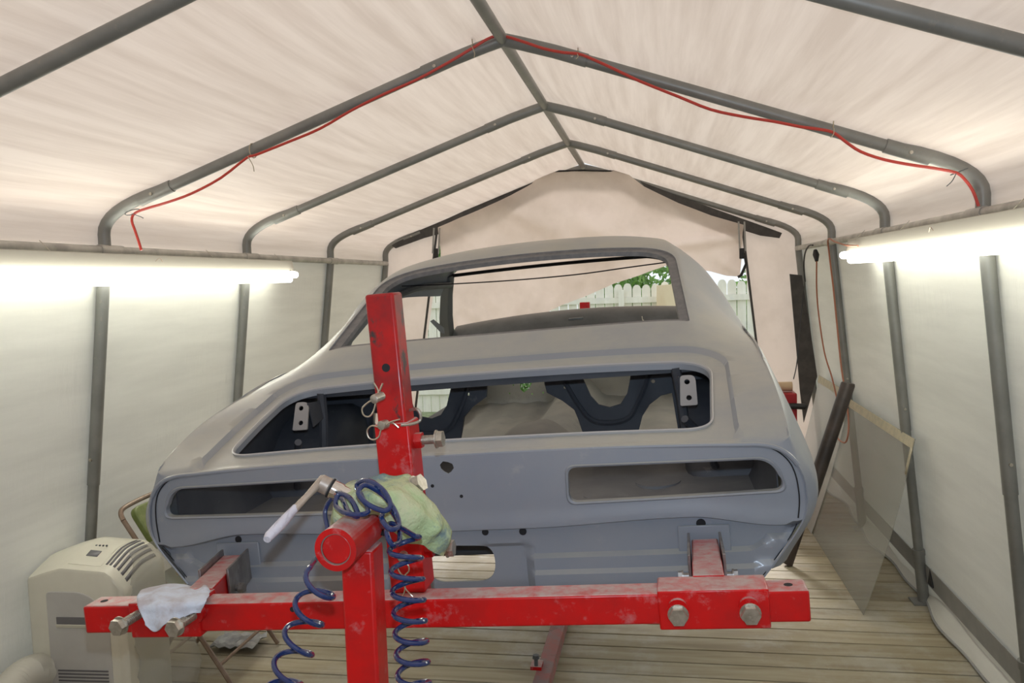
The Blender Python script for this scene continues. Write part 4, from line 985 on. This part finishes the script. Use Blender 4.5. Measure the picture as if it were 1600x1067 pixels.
o = MB().add([(1.42, 6.28, 1.03), (1.47, 6.25, 1.03), (1.47, 6.34, 1.03), (1.43, 6.33, 1.03), (1.44, 6.30, 1.10)], [(0, 1, 4), (1, 2, 4), (2, 3, 4), (3, 0, 4), (0, 3, 2, 1)]).build('crumpled_paper', mat('paper2', (.75, .75, .73), .8)); tag(o, 'small crumpled white paper on top of the cardboard roll', 'paper')

# ------------------------------------------------------------------ portable air conditioner
ac = empty('portable_air_conditioner', (-1.80, 3.165, 0), 'cream portable air conditioner standing by the left wall', 'air conditioner')
ac.rotation_euler.z = math.radians(3)
AW, AD = .218, .17; H1 = .70; H2 = .745
ac.location.x -= .012
def topz(x, y):
    z = H1 + (H2 - H1) * sstep(-AD, .02, y) - .01 * sstep(.06, AD, y)
    z -= .048 * max(0, (-.06 - x) / (AW - .06)) ** 1.2 if x < -.06 else .012 * sstep(-.06, .12, x) + .10 * max(0, (x - .12) / (AW - .12)) ** 2
    return z
rs = []
for x, ins in ((-AW, .02), (-AW + .006, .008), (-AW + .02, 0), (-.12, 0), (-.065, 0), (-.055, 0), (.06, 0), (.11, 0), (.14, 0), (.165, 0), (.19, .002), (AW - .01, .006), (AW, .016)):
    pts = [Vector((x, -AD + ins, 0)), Vector((x, AD - ins, 0))]
    ys_ = [AD - ins, AD - ins, AD - ins - .02, .10, .04, 0, -.06, -.12, -AD + ins + .02, -AD + ins + .006, -AD + ins]
    dz_ = [-.05, -.02, -.003, 0, 0, 0, 0, 0, 0, -.003, -.014]
    rs.append(pts + [Vector((x, y, topz(x, y) + d)) for y, d in zip(ys_, dz_)])
body = MB().rings(rs).build('body', CREAM, ac, ang=35)
fp_ = rounded([(-.125, .03), (.15, .03), (.15, .50), (.06, .60), (-.125, .60)], [.01, .01, .12, .08, .02], 8)
MB().prism([(a, -AD - .004, b) for a, b in [tuple(p) for p in fp_]], (0, .012, 0)).build('front_panel', CREAMD, ac, bevel=.003)
MB().box((-.015, -AD - .002, .47), (.135, .012, .045)).build('grip_recess', SLOT, ac)
MB().prism([(-.085, -AD - .008, .447), (.055, -AD - .008, .447), (.055, -AD - .014, .463), (-.085, -AD - .014, .463)], (0, .006, 0)).build('grip_lip', CREAM, ac, bevel=.002)
for k in range(13):
    z = .262 - k * .0145; MB().box((.02, -AD - .004, z), (.225, .006, .0065)).build('vent_slot', SLOT, ac)
for k in range(6):                                  # louvred vent on the right shoulder
    x = .118 + .0165 * k; dzx = (topz(x + .004, 0) - topz(x - .004, 0)) / .008; rt2 = Matrix.Rotation(-math.atan(dzx), 3, 'Y')
    rows = [[Vector((x + e, y, topz(x + e, y) + .0015)) for e in (-.005, .004)] for y in [-.115 + j * .23 / 12 for j in range(13)]]
    MB().grid(rows).build('louvre', SLOT, ac, solid=.002)
rows = [[Vector((x, y, topz(x, y) + .0015)) for x in (-.045, .0, .05, .10)] for y in [-.13 + j * .22 / 8 for j in range(9)]]
MB().grid(rows).build('control_panel', CREAM, ac, solid=.002)
rows = [[Vector((x, y, topz(x, y) + .004)) for x in (.0, .025, .05)] for y in (-.075, -.06, -.04)]
MB().grid(rows).build('display', LCD, ac, solid=.002)
for k in range(4): MB().cyl((.0 + k * .016, .0, topz(0, 0) - .002), (.0 + k * .016, .0, topz(0, 0) + .0035), .0045, 8).build('button', DARKG, ac)
dr_ = MB(); P = spline([(-1.975, 3.02, .25), (-1.965, 2.9, .285), (-1.955, 2.78, .27), (-1.95, 2.66, .19), (-1.95, 2.6, .085)], 16); rr = [.062 if i % 2 else .070 for i in range(len(P))]
o = dr_.tube(P, rr, 18).build('duct_hose', DUCT, ang=80); tag(o, 'pale ribbed exhaust hose at the bottom left corner by the wall', 'hose')
mb = MB(); rows = []
for i in range(14):
    z = .76 - i * .058; rows.append([Vector((-1.585 + .012 * math.sin(i * 1.7 + j) + .008 * j, 3.06 + j * .045 + .012 * math.sin(i * .9 + j * 2.1), z)) for j in range(9)])
o = mb.grid(rows).build('clear_wrap', PLASTIC, ang=180, solid=.001); tag(o, 'creased clear plastic wrap hanging beside the air conditioner', 'plastic wrap')

# ------------------------------------------------------------------ folding chair
ch = empty('folding_chair', (-1.635, 3.62, 0), 'green padded folding chair with bronze tube frame behind the air conditioner', 'chair')
for yy in (-.23, .23):
    MB().tube(spline([(-.19, yy, .60), (-.255, yy, .78)], 2), .0115, 10).v
    P = [(.30, yy, .012), (.03, yy, .43), (-.20, yy, .785)]
    MB().tube(P, .0115, 10).build('front_leg', BRONZE, ch)
    MB().tube([(-.14, yy * .9, .012), (.12, yy * .9, .43)], .0105, 10).build('rear_leg', BRONZE, ch)
arc = spline([(-.20, -.23, .785), (-.222, -.215, .815), (-.228, -.17, .832), (-.23, 0, .838), (-.228, .17, .832), (-.222, .215, .815), (-.20, .23, .785)], 6)
MB().tube(arc, .0115, 10).build('back_hoop', BRONZE, ch)
pad = rounded([(-.19, -.0), (.19, 0), (.19, .19), (-.19, .19)], .04, 6)
MB().prism([Vector((-.088 - b * .62, a, .625 + b)) for a, b in [tuple(p) for p in pad]], (.03, 0, .02)).build('backrest', GREENV, ch, bevel=.008)
sp = rounded([(-.16, -.20), (.20, -.20), (.20, .20), (-.16, .20)], .05, 6)
MB().prism([Vector((a, b, .425)) for a, b in [tuple(p) for p in sp]], (0, 0, .045)).build('seat', GREEND, ch, bevel=.015)
MB().tube([(.235, -.23, .11), (.235, .23, .11)], .008, 8).tube([(-.08, -.2, .11), (-.08, .2, .11)], .008, 8).build('stretcher', BRONZE, ch)
o = MB().prism([Vector((-1.615 + a, 3.60 + b, .472)) for a, b in ((-.07, -.06), (.06, -.08), (.08, .05), (-.04, .08))], (0, 0, .028)).build('yellow_pad', YELL, bevel=.006); tag(o, 'yellow sanding pad lying on the green chair seat', 'pad')
rows = [[Vector((-1.66 + i * .03 + .01 * math.sin(j * 2), 3.74 + j * .035, .022 + .015 * abs(noise.noise(Vector((i * .7, j * .8, 3)))) + .012 * ((i + j) % 2))) for j in range(6)] for i in range(9)]
o = MB().grid(rows).build('crumpled_wrapper', TRASH, smooth=False, solid=.003); tag(o, 'crumpled silver wrapper lying on the deck under the crossbar', 'wrapper')
